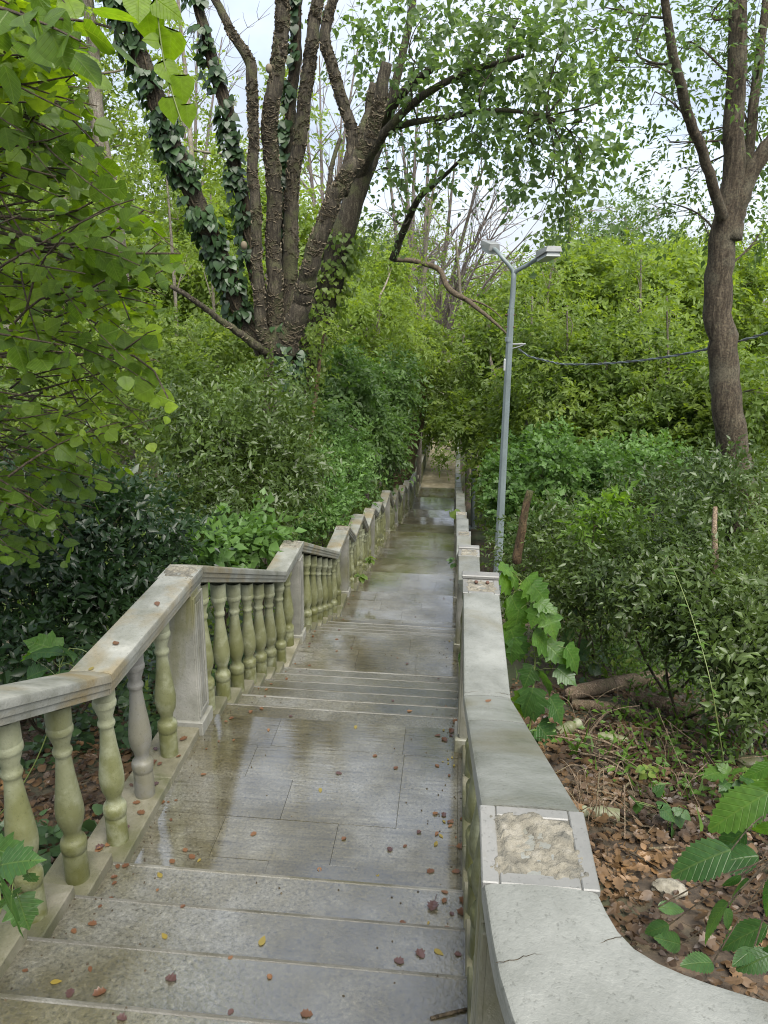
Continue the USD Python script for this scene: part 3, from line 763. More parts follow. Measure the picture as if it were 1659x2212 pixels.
        y = first
        i = 0
        if k == 1:
            ys = [2.80, 3.12, 3.455]
        else:
            nb = max(1, int((lim - first) / pitch + .3) + 1)
            ys = [first + q * pitch for q in range(nb)]
        for i, y in enumerate(ys):
            if y < lim and not (side == 'right' and k == 0 and y < .8):
                zr = zt if (k == 0 or y > a + .13 + .02) else zt + .0
                bal(y, kz - .001, zr - .085, grey=(side == 'left' and k == 1 and i == 1))
    # beyond the last post: low rails beside the wide shallow steps
    zb = LAND[-1][2] + DR
    for q in range(3):
        y0, y1 = 31.5 + q * 5.25, 31.5 + (q + 1) * 5.25
        zA, zB = zb - .11 * q * 5, zb - .11 * (q + 1) * 5
        sweep_rail(xc, [(y0, zA), (y1 - .22, zB + .02)], parent=t, m=rm)
        obj('post', cbox(xc - .085, xc + .085, y1 - .21, y1 - .02, zB - 1.2, zB + .03, .005), M_POST, t)
        for w in range(12):
            y = y0 + .3 + w * .4
            bal(y, surface_z(0, y) + .02, zA + (zB - zA) * (y - y0) / (y1 - y0) - .085)
        for w in WIDE[q * 5:q * 5 + 5]:
            block(w[0], w[1], w[2] - .6, w[2] + .04)
    if side == 'right':      # the end beside the photographer sweeps outwards
        z = LAND[0][2]; zt = z + DR + .04
        ctrl_in = np.array([(.074, 1.0315), (.079, .97), (.088, .88), (.107, .79), (.15, .64), (.24, .50), (.40, .37), (.65, .26), (1.0, .19)])
        ctrl_out = np.array([(.256, 1.0315), (.265, .99), (.282, .945), (.312, .917), (.36, .894), (.45, .868), (.60, .83), (.80, .79), (1.05, .75)])
        A, Bo = smoothline(np.column_stack([ctrl_in, ctrl_in[:, :1] * 0]), 26)[:, :2], smoothline(np.column_stack([ctrl_out, ctrl_out[:, :1] * 0]), 26)[:, :2]
        def wing(i0, i1):
            k2 = len(FULL); Vs = []
            for q in range(i0, i1 + 1):
                p0, p1 = A[q], Bo[q]; c = (p0 + p1) / 2; hv = (p1 - p0) / 2; sc = FULL[:, 0] / (RW / 2)
                Vs.append(np.column_stack([c[0] + hv[0] * sc, c[1] + hv[1] * sc, zt + FULL[:, 1]]))
            n2 = len(Vs); Vv = np.concatenate(Vs); F = []
            for a_i in range(n2 - 1):
                for j_ in range(k2):
                    F.append((a_i * k2 + j_, (a_i + 1) * k2 + j_, (a_i + 1) * k2 + (j_ + 1) % k2, a_i * k2 + (j_ + 1) % k2))
            F = np.array(F); F = np.vstack([F[:, [0, 1, 2]], F[:, [0, 2, 3]]])
            for e in (0, n2 - 1):
                c = len(Vv); Vv = np.vstack([Vv, Vv[e * k2:(e + 1) * k2].mean(0)])
                F = np.vstack([F, [(c, e * k2 + j_, e * k2 + (j_ + 1) % k2) for j_ in range(k2)]])
            obj('handrail', (Vv, F), M_RAIL, t, smooth=28)
        wing(0, 9); A[9] += (A[10] - A[9]) * .04; Bo[9] += (Bo[10] - Bo[9]) * .04; wing(9, 25)
        # solid pier under the sweep
        ctr = (A + Bo) / 2
        for q in range(4, 25, 1):
            pass
        dirn = unit(ctr[24] - ctr[12])
        for q in (12, 18, 24):
            c = ctr[q]
            obj('pier', cbox(c[0] - .06, c[0] + .06, c[1] - .05, c[1] + .05, z - .4, zt - .09, .005), M_POST, t)
        bal(.86, z + .049, zt - .085)
        obj('kerb_block', cbox(.11, 1.1, .28, .60, z - .6, z + .045, .006), M_KERB, t)
    return t


balustrade('left', 'weathered stone balustrade along the left edge of the stairs, its balusters green with algae')
BAL_R = balustrade('right', 'pale grey stone balustrade along the right edge, its broad handrail sweeping past the photographer')

# ------------------------------------------------------------------ helpers for plants
def gpt(u, v, lift=0.0):
    """Where the line of sight through a pixel meets the forest floor."""
    d = ray(u, v); t = np.linspace(.8, 40, 4000)
    p = np.array([0, 0, EYE]) + t[:, None] * d
    k = np.argmax(p[:, 2] < ground_z(p[:, 0], p[:, 1]) + lift)
    return p[k] if k else p[-1]


def to_px(P):
    q = np.asarray(P) - [0, 0, EYE]
    d = q @ FWD
    return 829.5 + PXF * (q @ RIGHT) / d, 1106 - PXF * (q @ UP) / d, d


def leaf_obj(name, tpl, a, m, parent, kind=None):
    p = obj(name, leafmesh(tpl, *a), m, parent, smooth=True, kind=kind)
    t = tpl[0] * [1, 1, 0]
    UsdGeom.PrimvarsAPI(stage.GetPrimAtPath(p)).CreatePrimvar('blade', Sdf.ValueTypeNames.Float3Array, 'vertex').Set([Gf.Vec3f(*map(float, v)) for v in np.tile(t, (len(a[0]), 1))])
    return p


def leaf_set(parent, tpl, pos, dirs, nrm, size, width, m, single=300, name='leaf', rest='foliage'):
    """The leaves that show largest are parts of their own, the remainder is one part."""
    size = np.broadcast_to(size, (len(pos),)); width = np.broadcast_to(width, (len(pos),))
    u, v, d = to_px(pos)
    ok = (u > 0) & (u < 1659) & (v > 0) & (v < 2212) & (d > .1)
    score = np.where(ok, size / np.maximum(d, .1), 0)
    order = np.argsort(-score)
    one = [k for k in order[:single] if score[k] > 0]
    for k in one:
        leaf_obj(name, tpl, (pos[k:k + 1], dirs[k:k + 1], nrm[k:k + 1], size[k:k + 1], width[k:k + 1]), m, parent)
    left = np.setdiff1d(np.arange(len(pos)), one)
    if len(left):
        leaf_obj(rest, tpl, (pos[left], dirs[left], nrm[left], size[left], width[left]), m, parent, kind='stuff')


def split_blobs(blobs, k, seed):
    """Breaks each clump of a crown into smaller ones with gaps between them."""
    r = np.random.default_rng(seed); out = []
    for c, R, n in blobs:
        c, R = np.asarray(c, float), np.asarray(R, float)
        out.append((c, R * .9, int(n * .30)))
        for _ in range(k):
            v = unit(r.normal(size=3)) * r.random() ** .4 * .85
            out.append((c + v * R, R * r.uniform(.24, .5), int(n * .75 / k)))
    return out


def spray_set(rng, blobs, n_leaf, L, ls, droop=.25, gap=.42, hollow=.35, up=.8, ang=55, gscale=2.2, jit=.42):
    out = []
    for c, R, n in blobs:
        O, v = blob_points(rng, c, R, n, int(rng.integers(1, 9999)), hollow, gap, gscale)
        D = unit(v * .75 + rnd(rng, len(O), .55) + [0, 0, -.1])
        U = unit(np.array([0, 0, up]) + rnd(rng, len(O), .38) + v * .45)
        out.append(sprays(rng, O, D, U, n_leaf, L * rng.uniform(.7, 1.3, len(O)), ls, droop, ang, jit))
    return [np.concatenate(k) for k in zip(*out)]


def plant(name, label, cat, blobs, tpl, m, n_leaf=9, L=.3, ls=.07, width=.5, stems=(), sm=M_TWIG, seed=1, droop=.25, gap=.42, hollow=.35, up=.8, ang=55, gscale=2.2, group=None, r0=.02, n_per=3, single=0, foliage='crown', trunkname='trunk', mixin=None):
    rng = np.random.default_rng(seed)
    t = thing(name, label, cat, group=group)
    pts = []
    for i, (p, w) in enumerate(stems):
        mesh, Q = stem(p, w, seed=seed * 7 + i)
        obj(trunkname if i == 0 else 'branch', mesh, sm, t, smooth=True)
        pts.append(Q[len(Q) // 3:, :3])
    if not pts:
        c = np.mean([b[0] for b in blobs], 0); g = float(ground_z(c[0], c[1]))
        pts = [np.array([[c[0] + a, c[1] + b, g + .1] for a in (-.2, .2) for b in (-.2, .2)])]
    if r0:
        obj('twigs', limbs(rng, np.vstack(pts), blobs, r0, n_per), sm, t, smooth=True, kind='stuff')
    if not single and np.mean([b[0][1] for b in blobs]) > 13.5:      # seen from afar: bold sprays in distinct clumps
        blobs = [(c, np.asarray(R) * 1.0, int(n * .72)) for c, R, n in blobs]
        ls, L, gap, gscale = ls * 1.3, L * 1.15, gap + .02, 3.0
    if name != 'overhanging_tree' and name != 'forked_tree':
        blobs = split_blobs(blobs, 7, seed)
    P, d, nn, sz = spray_set(rng, blobs, n_leaf, L, ls, droop, gap, hollow, up, ang, gscale)
    w = width * rng.uniform(.8, 1.2, len(P))
    if single:
        leaf_set(t, tpl, P, d, nn, sz, w, m, single, 'leaf', foliage)
    elif mixin:
        k = rng.random(len(P)) < mixin[1]
        obj(foliage, leafmesh(tpl, P[~k], d[~k], nn[~k], sz[~k], w[~k]), m, t, kind='stuff')
        obj(foliage, leafmesh(tpl, P[k], d[k], nn[k], sz[k], w[k]), mixin[0], t, kind='stuff')
    else:
        obj(foliage, leafmesh(tpl, P, d, nn, sz, w), m, t, kind='stuff')
    return t


# ------------------------------------------------------------------ street lamps and the cable
lamp = thing('street_lamp', 'grey steel street lamp with two arms standing among shrubs beside the stairs', 'street lamp')
LY = 12.0
b0, b1 = at(1078, 1180, LY), at(1110, 590, LY)
ax = unit(b1 - b0)
base = b0 + ax * ((ground_z(b0[0], LY) - b0[2]) / ax[2])
j1 = at(1104, 668, LY)
obj('pole', tube(np.array([base, base + (j1 - base) * .5, j1]), [.076, .058, .050], 8), M_STEEL, lamp, smooth=40)
obj('upper_pole', tube(smoothline(np.array([j1 - ax * .05, at(1108, 630, LY), b1]), 8), np.linspace(.042, .037, 8), 12), M_STEEL, lamp, smooth=True)
obj('pole_band', tube(np.array([at(1099, 733, LY) - ax * .03, at(1099, 733, LY) + ax * .03]), .060, 8), M_STEEL, lamp, smooth=40)
for q in (680, 706):
    c = at(1102, q, LY)
    obj('bolt', tube(np.array([c + [-.075, -.02, 0], c + [.075, -.02, 0]]), .009, 6), M_RUST, lamp)
br = at(1101, 744, LY)
obj('cable_bracket', merge([tube(np.array([br, br + [.23, -.02, .015]]), .014, 6), tube(np.array([br - [0, 0, .07], br + [.13, -.02, -.03], br + [.22, -.02, .01]]), .008, 5)]), M_LAMP, lamp, smooth=True)
obj('junction_box', cbox(-.022, .022, -.03, .03, -.08, .08, .01) if False else tuple(np.array(x) if k else x + (at(1091, 788, LY)) for k, x in enumerate(cbox(-.022, .022, -.03, .03, -.09, .09, .01))), M_LENS, lamp)
for (ea, eb, depth) in (((1088, 560, 12.0), (1066, 537, 12.35), .35), ((1140, 572, 11.9), (1172, 553, 11.55), -.3)):
    e = at(*eb)
    arm = smoothline(np.array([b1 - ax * .28, b1 - ax * .02, at(*ea), e]), 12)
    a = obj('arm', tube(arm, .030, 10), M_STEEL, lamp, smooth=True)
    dr = unit(arm[-1] - arm[-3]); sd_ = unit(np.cross(dr, [0, 0, 1.0])); un = np.cross(sd_, dr)
    def head_box(l0, l1, w0, w1, z0, z1, z2):
        v = []
        for l, w, zt in ((l0, w0, z1), (l1, w1, z2)):
            for sgn in (-1, 1):
                v += [e + dr * l + sd_ * sgn * w + un * z0, e + dr * l + sd_ * sgn * w * .8 + un * zt]
        v = np.array(v); h = trimesh.convex.convex_hull(v)
        return h
    hd = obj('lamp_head', head_box(-.06, .40, .085, .115, -.02, .075, .05), M_LAMP, a)
    obj('lens', head_box(-.03, .37, .075, .10, -.075, -.022, -.022), M_LENS, hd)

pole2 = thing('thin_lamp_pole', 'dark thin steel pole half hidden by leaves farther down the right side', 'pole')
pb, pt_ = at(1022, 1075, 24), at(1024, 860, 24)
obj('shaft', tube(np.array([pb + (pb - pt_) * .35, pb, pt_, pt_ + (pt_ - pb) * .5]), [.075, .07, .06, .055], 10), M_STEELDARK, pole2, smooth=True)
obj('foot_plate', cbox(pb[0] - .15, pb[0] + .15, pb[1] - .15, pb[1] + .15, float(ground_z(pb[0], pb[1])) - .05, float(ground_z(pb[0], pb[1])) + .06, .01), M_STEELDARK, pole2)

cb = [at(1121, 746, LY) + [.0, 0, -.05], at(1150, 772, 11.6), at(1200, 784, 11.0), at(1260, 787, 10.3), at(1340, 783, 9.6), at(1440, 771, 8.9), at(1550, 749, 8.3), at(1659, 719, 7.7), at(1800, 672, 7.0)]
cbl = smoothline(np.array(cb), 90)
twist = np.linspace(0, 130, 90)
off = np.stack([np.zeros(90), np.cos(twist), np.sin(twist)], 1) * .008
cab = thing('twisted_cable', 'twisted black supply cable sagging from the lamp bracket to the right', 'cable')
obj('strand', tube(cbl + off, .008, 6), M_CABLE, cab, smooth=True)
obj('strand', tube(cbl - off, .008, 6), M_STEEL, cab, smooth=True)

# ------------------------------------------------------------------ the many-stemmed tree
BY = 12.0
big = thing('multi_stem_tree', 'huge many-stemmed tree with ivy and bracket fungus standing left of the stairs', 'tree')
BSTEMS = [
    ('trunk', [(606, 1260, BY), (602, 900, BY), (602, 770, BY), (598, 715, BY)], [106, 77, 70, 73], None),
    ('stem', [(580, 760, BY), (545, 715, BY), (480, 600, BY - .2), (410, 430, BY - .5), (345, 270, BY - .8), (290, 100, BY - 1.0), (250, -20, BY - 1.1), (205, -170, BY - 1.2)], [53, 43, 38, 37, 35, 34, 31, 28], 'ivy'),
    ('stem', [(588, 760, BY), (560, 690, BY + .1), (535, 500, BY + .2), (505, 330, BY + .3), (478, 190, BY + .4), (445, 70, BY + .4), (415, -40, BY + .4)], [40, 31, 28, 26, 25, 21, 18], 'some'),
    ('stem', [(590, 750, BY - .15), (562, 690, BY - .3), (552, 480, BY - .4), (548, 300, BY - .4), (543, 160, BY - .4), (500, 70, BY - .4), (450, -30, BY - .4)], [32, 25, 21, 21, 22, 17, 15], None),
    ('stem', [(600, 750, BY), (588, 640, BY - .1), (580, 400, BY - .2), (577, 230, BY - .3), (592, 100, BY - .3), (605, -20, BY - .3), (618, -150, BY - .3)], [44, 34, 31, 31, 28, 26, 23], None),
    ('stem', [(605, 740, BY + .3), (613, 560, BY + .5), (622, 330, BY + .6), (638, 150, BY + .7), (645, 20, BY + .7), (652, -120, BY + .7)], [34, 23, 21, 21, 20, 17], 'some'),
    ('stem', [(612, 745, BY + .1), (628, 600, BY + .2), (640, 400, BY + .3), (664, 210, BY + .4), (688, 20, BY + .5), (705, -130, BY + .5)], [47, 34, 28, 26, 23, 20], None),
    ('stem', [(612, 760, BY - .1), (640, 650, BY - .3), (690, 500, BY - .5), (735, 420, BY - .5), (785, 330, BY - .6), (815, 240, BY - .6), (832, 150, BY - .6), (836, 136, BY - .6)], [56, 40, 35, 33, 30, 26, 22, 20], None),
    ('stem', [(715, 450, BY - .5), (742, 380, BY - .4), (757, 300, BY - .3), (730, 180, BY - .3), (703, 80, BY - .3), (722, -10, BY - .3), (735, -120, BY - .3)], [26, 22, 23, 22, 21, 18, 15], None),
    ('branch', [(740, 420, BY - .5), (775, 300, BY - .2), (800, 220, BY), (806, 180, BY)], [22, 18, 17, 13], None),
    ('branch', [(575, 760, BY - .2), (505, 715, BY - .6), (445, 672, BY - .9), (405, 640, BY - 1.1), (368, 618, BY - 1.2)], [22, 15, 12, 11, 9], None),
    ('branch', [(705, 500, BY - .5), (715, 380, BY - .1), (735, 300, BY + .3)], [12, 9, 8], None),
]
IV, FU = [], []
brng = np.random.default_rng(77)
for k, (nm, p, w, ivy) in enumerate(BSTEMS):
    mesh, Q = stem(p, w, sides=18, bump=.045, seed=100 + k, n=10 * len(p))
    obj(nm, mesh, M_BARKBIG, big, smooth=True)
    IV.append((k, Q, ivy)); FU.append((k, Q))
# shelves of fungus crowd the bark
tpl_f = (np.array([(-.5, 0, 0), (.5, 0, 0), (.42, .34, -.02), (0, .5, -.04), (-.42, .34, -.02), (0, .05, -.22)]), np.array([(0, 1, 2), (0, 2, 3), (0, 3, 4), (5, 2, 1), (5, 3, 2), (5, 4, 3), (5, 0, 4)]))


def on_stem(rng, Q, n, lo=0.0, hi=1.0, centre=None, spread=3.14):
    """Points on the bark with their outward directions and the stem's own direction."""
    s = rng.uniform(lo, hi, n) * (len(Q) - 1); i = np.minimum(s.astype(int), len(Q) - 2); f = (s - i)[:, None]
    P = Q[i] * (1 - f) + Q[i + 1] * f; T = unit(Q[i + 1, :3] - Q[i, :3])
    ang = rng.uniform(-spread, spread, n) + (-np.pi / 2 if centre is None else centre)
    a = unit(np.cross(T, [0, 1.0, 0])); b = np.cross(a, T)
    o = np.cos(ang)[:, None] * a + np.sin(ang)[:, None] * b
    return P[:, :3] + o * P[:, 3:4] * .97, o, T


FP = []
for k, Q in FU:
    n_f = {0: 9500, 1: 3000, 2: 1500, 3: 3600, 4: 5500, 5: 800, 6: 4400, 7: 7500, 8: 1800, 9: 600}.get(k, 60)
    P, o, T = on_stem(brng, Q, n_f, 0, .93 if k else 1)
    clump = meshkit.fbm(P * 4.5, 4, k) > .45
    FP.append(np.column_stack([P, o])[clump])
FP = np.vstack(FP)
o = FP[:, 3:6]
obj('bracket_fungus', leafmesh(tpl_f, FP[:, :3] - o * .004, o + [0, 0, -.15], np.tile([0, 0, 1.0], (len(o), 1)) + o * .9 + brng.normal(size=o.shape) * .75, brng.uniform(.014, .05, len(o)), 1.2), M_FUNGUS, big, kind='stuff')
for (u, v) in ((581, 148), (1022 * 0 + 527, 530)):
    m = trimesh.creation.icosphere(2, .045); m.apply_scale([1, 1, 1.3]); m.apply_translation(at(u, v, BY - .75))
    obj('fungus_knob', m, M_FUNGUS, big, smooth=True)

ivy = thing('ivy_vine', 'glossy dark ivy climbing the leftmost stem of the many-stemmed tree', 'ivy')
PP, OO, TT = [], [], []
for k, Q, how in IV:
    if how == 'ivy':
        a = on_stem(brng, Q, 1250, .10, 1.0, -1.1, 1.9)
    elif how == 'some':
        a = on_stem(brng, Q, 620, .25 if k == 2 else .3, 1.0, -.6 if k == 5 else -1.3, 1.2)
    elif k == 0:
        a = on_stem(brng, Q, 420, .55, 1.0, 3.6, 1.1)
    else:
        continue
    keep = meshkit.fbm(a[0] * 4.2, 3, 40 + k) > .42
    PP.append(a[0][keep]); OO.append(a[1][keep]); TT.append(a[2][keep])
PP, OO, TT = map(np.vstack, (PP, OO, TT))
PP = PP + OO * brng.uniform(.02, .11, (len(PP), 1))
leaf_set(ivy, HEART, PP, unit(np.array([0, 0, -1.0]) * .8 + OO * .55 + brng.normal(size=OO.shape) * .3), OO + [0, 0, .35] + brng.normal(size=OO.shape) * .45, brng.uniform(.07, .15, len(PP)), .95, L_IVY, 300)
vs = []
for k, Q, how in IV:
    if how:
        for q in range(3):
            ph = brng.uniform(0, 6); T = unit(np.gradient(Q[:, :3], axis=0)); a = unit(np.cross(T, [0, 1.0, 0])); b = np.cross(a, T)
            an = (-1.5 + .8 * np.sin(np.linspace(0, 5, len(Q)) + ph))[:, None]
            vs.append(tube(Q[:, :3] + (np.cos(an) * a + np.sin(an) * b) * Q[:, 3:4] * 1.02, .014, 5))
obj('vine_stems', merge(vs), M_TWIG, ivy, smooth=True, kind='stuff')

# a second leaning trunk behind it, wrapped in bright ivy; its crown hangs over the stairs
dt_stems = [([(640, 1230, 15), (648, 880, 15), (668, 740, 15), (705, 620, 15), (738, 500, 15), (762, 400, 15), (800, 300, 15), (850, 220, 14.6), (930, 150, 14)], [70, 60, 56, 54, 48, 40, 28, 20, 14]),
            ([(770, 390, 15), (835, 290, 14.5), (930, 200, 14), (1030, 150, 13.6), (1130, 120, 13)], [26, 18, 14, 11, 8]),
            ([(745, 470, 15), (820, 300, 16), (870, 120, 16), (900, -60, 16)], [26, 20, 15, 12]),
            ([(800, 300, 15), (900, 260, 14.3), (1050, 240, 13.4), (1180, 250, 12.8)], [18, 12, 9, 6]),
            ([(850, 560, 17), (885, 470, 16.5), (905, 430, 16), (950, 390, 15.5), (1000, 340, 15)], [16, 14, 12, 9, 6])]
cb_ = [B(800, 40, 15, 110, 80, 1.2, 150), B(900, 130, 14.4, 110, 70, 1.2, 170), B(960, 10, 14, 120, 70, 1.3, 190), B(1060, 120, 13.6, 110, 80, 1.1, 210), B(1130, 20, 13.5, 110, 70, 1.1, 190), B(1000, 240, 14, 110, 60, 1.1, 150), B(1120, 230, 13.2, 110, 65, 1.0, 210),
       B(1190, 140, 13, 90, 60, .9, 130), B(1230, 290, 12.8, 90, 60, .9, 150), B(1290, 345, 12.6, 45, 36, .6, 50), B(1160, 350, 13, 70, 45, .8, 110), B(1060, 330, 13.5, 70, 40, .8, 60), B(1215, 410, 12.8, 55, 50, .6, 80), B(1210, 480, 12.8, 35, 35, .5, 40), B(1250, 40, 13, 80, 60, .9, 60), B(860, 230, 15, 80, 60, .9, 70),
       B(880, 380, 15, 50, 70, .8, 90), B(830, 470, 16, 50, 60, .8, 70), B(1300, 200, 12.6, 50, 50, .7, 30)]
plant('overhanging_tree', 'leaning tree behind the many-stemmed one, its leafy boughs arching over the stairs', 'tree', [(c, np.asarray(R) * 1.15, int(n * .62)) for c, R, n in cb_], OVATE, L_CANOPY, 8, .45, .105, .75, dt_stems, M_BARKBIG, 21, droop=.35, gap=.53, hollow=.0, up=.8, r0=.016, n_per=6, gscale=3.6)
ivr = np.random.default_rng(31)
_, Q = stem(dt_stems[0][0], dt_stems[0][1], seed=21 * 7)
iv2 = thing('bright_ivy', 'bright green ivy wrapped round the leaning trunk behind the many-stemmed tree', 'ivy')
P, o, T = on_stem(ivr, Q, 2600, .12, .68)
P = P + o * ivr.uniform(.02, .28, (len(P), 1))
leaf_set(iv2, HEART, P, unit(np.array([0, 0, -.7]) + o * .6 + ivr.normal(size=o.shape) * .4), o + [0, 0, .5] + ivr.normal(size=o.shape) * .4, ivr.uniform(.06, .12, len(P)), .9, L_MID, 150)

# ------------------------------------------------------------------ the tall trunk on the right
rt_stems = [([(1606, 1180, 8.2), (1594, 1040, 8.1), (1573, 890, 8), (1557, 750, 8), (1552, 620, 8), (1562, 500, 8), (1573, 400, 8), (1579, 250, 8), (1590, 90, 8), (1600, -60, 8), (1612, -260, 8)], [72, 66, 60, 56, 52, 47, 41, 36, 32, 29, 26]),
            ([(1578, 520, 8), (1596, 440, 8), (1618, 380, 8), (1650, 325, 8), (1705, 250, 8), (1780, 150, 8)], [40, 36, 32, 29, 26, 22]),
            ([(1598, 430, 8.1), (1618, 330, 8.3), (1630, 200, 8.4), (1645, 80, 8.5), (1660, -60, 8.5)], [22, 19, 18, 15, 12]),
            ([(1560, 470, 7.9), (1545, 425, 7.8), (1510, 320, 7.6), (1478, 225, 7.4), (1455, 120, 7.2), (1437, 20, 7.1), (1420, -90, 7)], [24, 20, 19, 19, 17, 15, 13])]
rb = [B(1380, 60, 7.5, 85, 60, .7, 100), B(1480, 90, 8.2, 80, 60, .7, 80), B(1440, 190, 8, 90, 50, .7, 80), B(1340, 150, 7.6, 70, 40, .6, 40), B(1620, 60, 8.4, 70, 70, .8, 130), B(1640, 200, 8.6, 50, 90, .7, 130), B(1640, 330, 8.8, 45, 80, .6, 90), B(1500, 280, 8.6, 60, 40, .6, 34), B(1440, 300, 8.2, 50, 30, .5, 26),
      B(1470, 380, 9, 60, 35, .6, 34), B(1520, 460, 9, 50, 40, .6, 50), B(1420, 440, 9.2, 50, 28, .5, 26), B(1540, 20, 8.4, 60, 40, .7, 60), B(1330, 15, 7.6, 60, 30, .6, 40), B(1645, 480, 9, 45, 60, .6, 80)]
rb = [(c, R, int(n * .5)) for c, R, n in rb]
plant('forked_tree', 'tall brown trunk forking high up at the right edge, with thin russet-tinged foliage', 'tree', rb, OVATE, L_RUSSET, 10, .36, .075, .5, rt_stems, M_BARKGREY, 41, droop=.3, gap=.42, hollow=.0, up=1.2, r0=.012, n_per=5, gscale=3.0)

# ------------------------------------------------------------------ shrubs right of the stairs
def oblong(name, label, blobs, m, seed, ls=.062, single=0, width=.42, n_leaf=9, L=.26, hollow=.45, gap=.36, sm=M_TWIG, droop=.1, up=.5, group=None, tpl=OVATE, cat='shrub', r0=.014, ang=48):
    blobs = [(c, R, int(n * .8)) for c, R, n in blobs]
    return plant(name, label, cat, blobs, tpl, m, n_leaf, L * 1.15, ls * 1.2, width, (), sm, seed, droop, gap, hollow, up, ang, 2.6, group, r0, 4, single, 'foliage')


oblong('oblong_leaf_shrub', 'large grey-green shrub with oblong leaves above the fallen logs on the right', [B(1590, 1050, 7.4, 80, 60, .6, 260), B(1600, 1330, 5.6, 130, 130, .8, 560), B(1480, 1260, 6.2, 120, 110, .8, 560), B(1380, 1230, 6.9, 110, 100, .8, 420), B(1620, 1470, 5.2, 70, 70, .5, 200), B(1560, 1180, 6.8, 130, 90, .9, 420), B(1480, 1340, 6.0, 110, 70, .6, 260), B(1720, 1300, 5.4, 110, 160, .8, 300)], L_ELAER, 51, .068, 300)
oblong('spreading_shrub', 'broad shrub of small oblong leaves between the lamp and the forked trunk', [B(1290, 1190, 8, 110, 80, .9, 420), B(1180, 1180, 9, 100, 90, .9, 380), B(1400, 1120, 8.4, 120, 80, 1, 480), B(1520, 1080, 8.8, 110, 80, 1, 420), B(1630, 1080, 8.6, 90, 100, 1, 340), B(1250, 1290, 7.4, 100, 60, .8, 260), B(1140, 1280, 8.4, 80, 80, .8, 240)], L_ELAE, 52, .065, 200)
oblong('creeper_mound', 'light green creeper heaped in a mound just behind the lamp pole', [B(1180, 1010, 14, 110, 70, 1.3, 800), B(1120, 1100, 13.5, 70, 80, 1.0, 420), B(1290, 1030, 13.5, 110, 60, 1.2, 600), B(1400, 1010, 13, 110, 60, 1.2, 460), B(1250, 1110, 13, 110, 60, 1.0, 380)], L_IVYLIGHT, 53, .085, width=.75, L=.25, tpl=RHOMB, cat='creeper')
oblong('bright_seedling_shrub', 'small lime green shrub lighting up the middle of the right bank', [B(1320, 1110, 7.6, 60, 26, .35, 60), B(1290, 1135, 7.5, 40, 20, .3, 26)], L_SAP, 54, .09, width=.5, L=.22)
for k, (p, lab) in enumerate((([(1118, 1215, 8), (1130, 1130, 8), (1145, 1060, 8)], 'short snapped brown stump leaning in the shrubs right of the lamp'), ([(1545, 1250, 6.0), (1542, 1160, 6.1), (1545, 1095, 6.2)], 'pale dead stick standing upright in the right-hand shrub'))):
    mesh, _ = stem(p, [22, 18, 16] if k == 0 else [14, 12, 9], seed=60 + k)
    obj('snapped_stem', mesh, M_MOSSY if k == 0 else M_LOG, smooth=True, label=lab, cat='dead stem')

# mid-distance trees on the right
plant('yellow_green_tree', 'rounded yellow-green tree topping the right-hand woods under the open sky', 'tree', [B(1290, 620, 24, 120, 70, 2.0, 900), B(1400, 600, 25, 110, 60, 2, 800), B(1220, 690, 23, 90, 70, 1.8, 600), B(1350, 700, 23, 130, 60, 1.8, 800), B(1470, 660, 24, 90, 80, 1.8, 600), B(1160, 640, 25, 60, 60, 1.6, 300), B(1255, 570, 25, 60, 40, 1.2, 250), B(1530, 590, 26, 80, 80, 2, 400), B(1620, 640, 26, 90, 110, 2, 600)],
      RHOMB, L_YELLOW, 12, .6, .16, .55, [([(1330, 1150, 24), (1325, 900, 24), (1320, 640, 24)], [22, 18, 8])], M_BARKPALE, 61, gap=.40, hollow=.2, r0=.05)
plant('airy_tree', 'airy pale tree whose thin crown rises above the yellow-green one into the sky', 'tree', [B(1330, 480, 32, 60, 44, 2, 130), B(1390, 450, 33, 60, 40, 2, 110), B(1280, 520, 32, 50, 36, 2, 130), B(1440, 500, 32, 60, 40, 2, 130), B(1360, 530, 31, 90, 36, 2, 200)], OVATE, L_CANOPY, 9, .6, .14, .5, [([(1370, 900, 32), (1365, 620, 32), (1350, 470, 32)], [12, 9, 4])], M_BARKPALE, 65, gap=.44, hollow=.0, r0=.03, n_per=4)
plant('ragged_tree', 'ragged green tree poking above the woods just right of the lamp head', 'tree', [B(1215, 540, 27, 34, 50, 1.4, 130), B(1235, 480, 27, 22, 40, 1.0, 70), B(1180, 590, 26, 36, 34, 1.3, 110)], OVATE, L_MID, 9, .5, .13, .5, [([(1225, 950, 27), (1222, 700, 27), (1232, 470, 27)], [12, 9, 4])], M_BARKPALE, 66, gap=.42, hollow=.0, r0=.03, n_per=4)
plant('bushy_tree', 'bushy mid-green tree filling the bank behind the sagging cable', 'tree', [B(1240, 830, 17, 110, 90, 1.6, 900), B(1350, 800, 17, 110, 90, 1.6, 900), B(1450, 830, 16, 100, 100, 1.6, 800), B(1300, 920, 16, 130, 70, 1.5, 800), B(1430, 940, 15, 120, 70, 1.4, 700), B(1540, 900, 15, 100, 110, 1.5, 600), B(1640, 850, 14, 80, 130, 1.5, 500), B(1180, 760, 18, 70, 60, 1.4, 400), B(1260, 730, 18, 80, 50, 1.4, 300), B(1400, 730, 17.5, 80, 50, 1.4, 300)],
      OVATE, L_MID, 10, .45, .115, .5, [([(1310, 1180, 16.5), (1290, 1000, 16.5), (1310, 780, 16.5)], [18, 15, 8]), ([(1420, 1150, 15.6), (1400, 1000, 15.6), (1440, 830, 15.6)], [14, 11, 6])], M_BARKPALE, 62, gap=.40, hollow=.2, r0=.03, droop=.35)
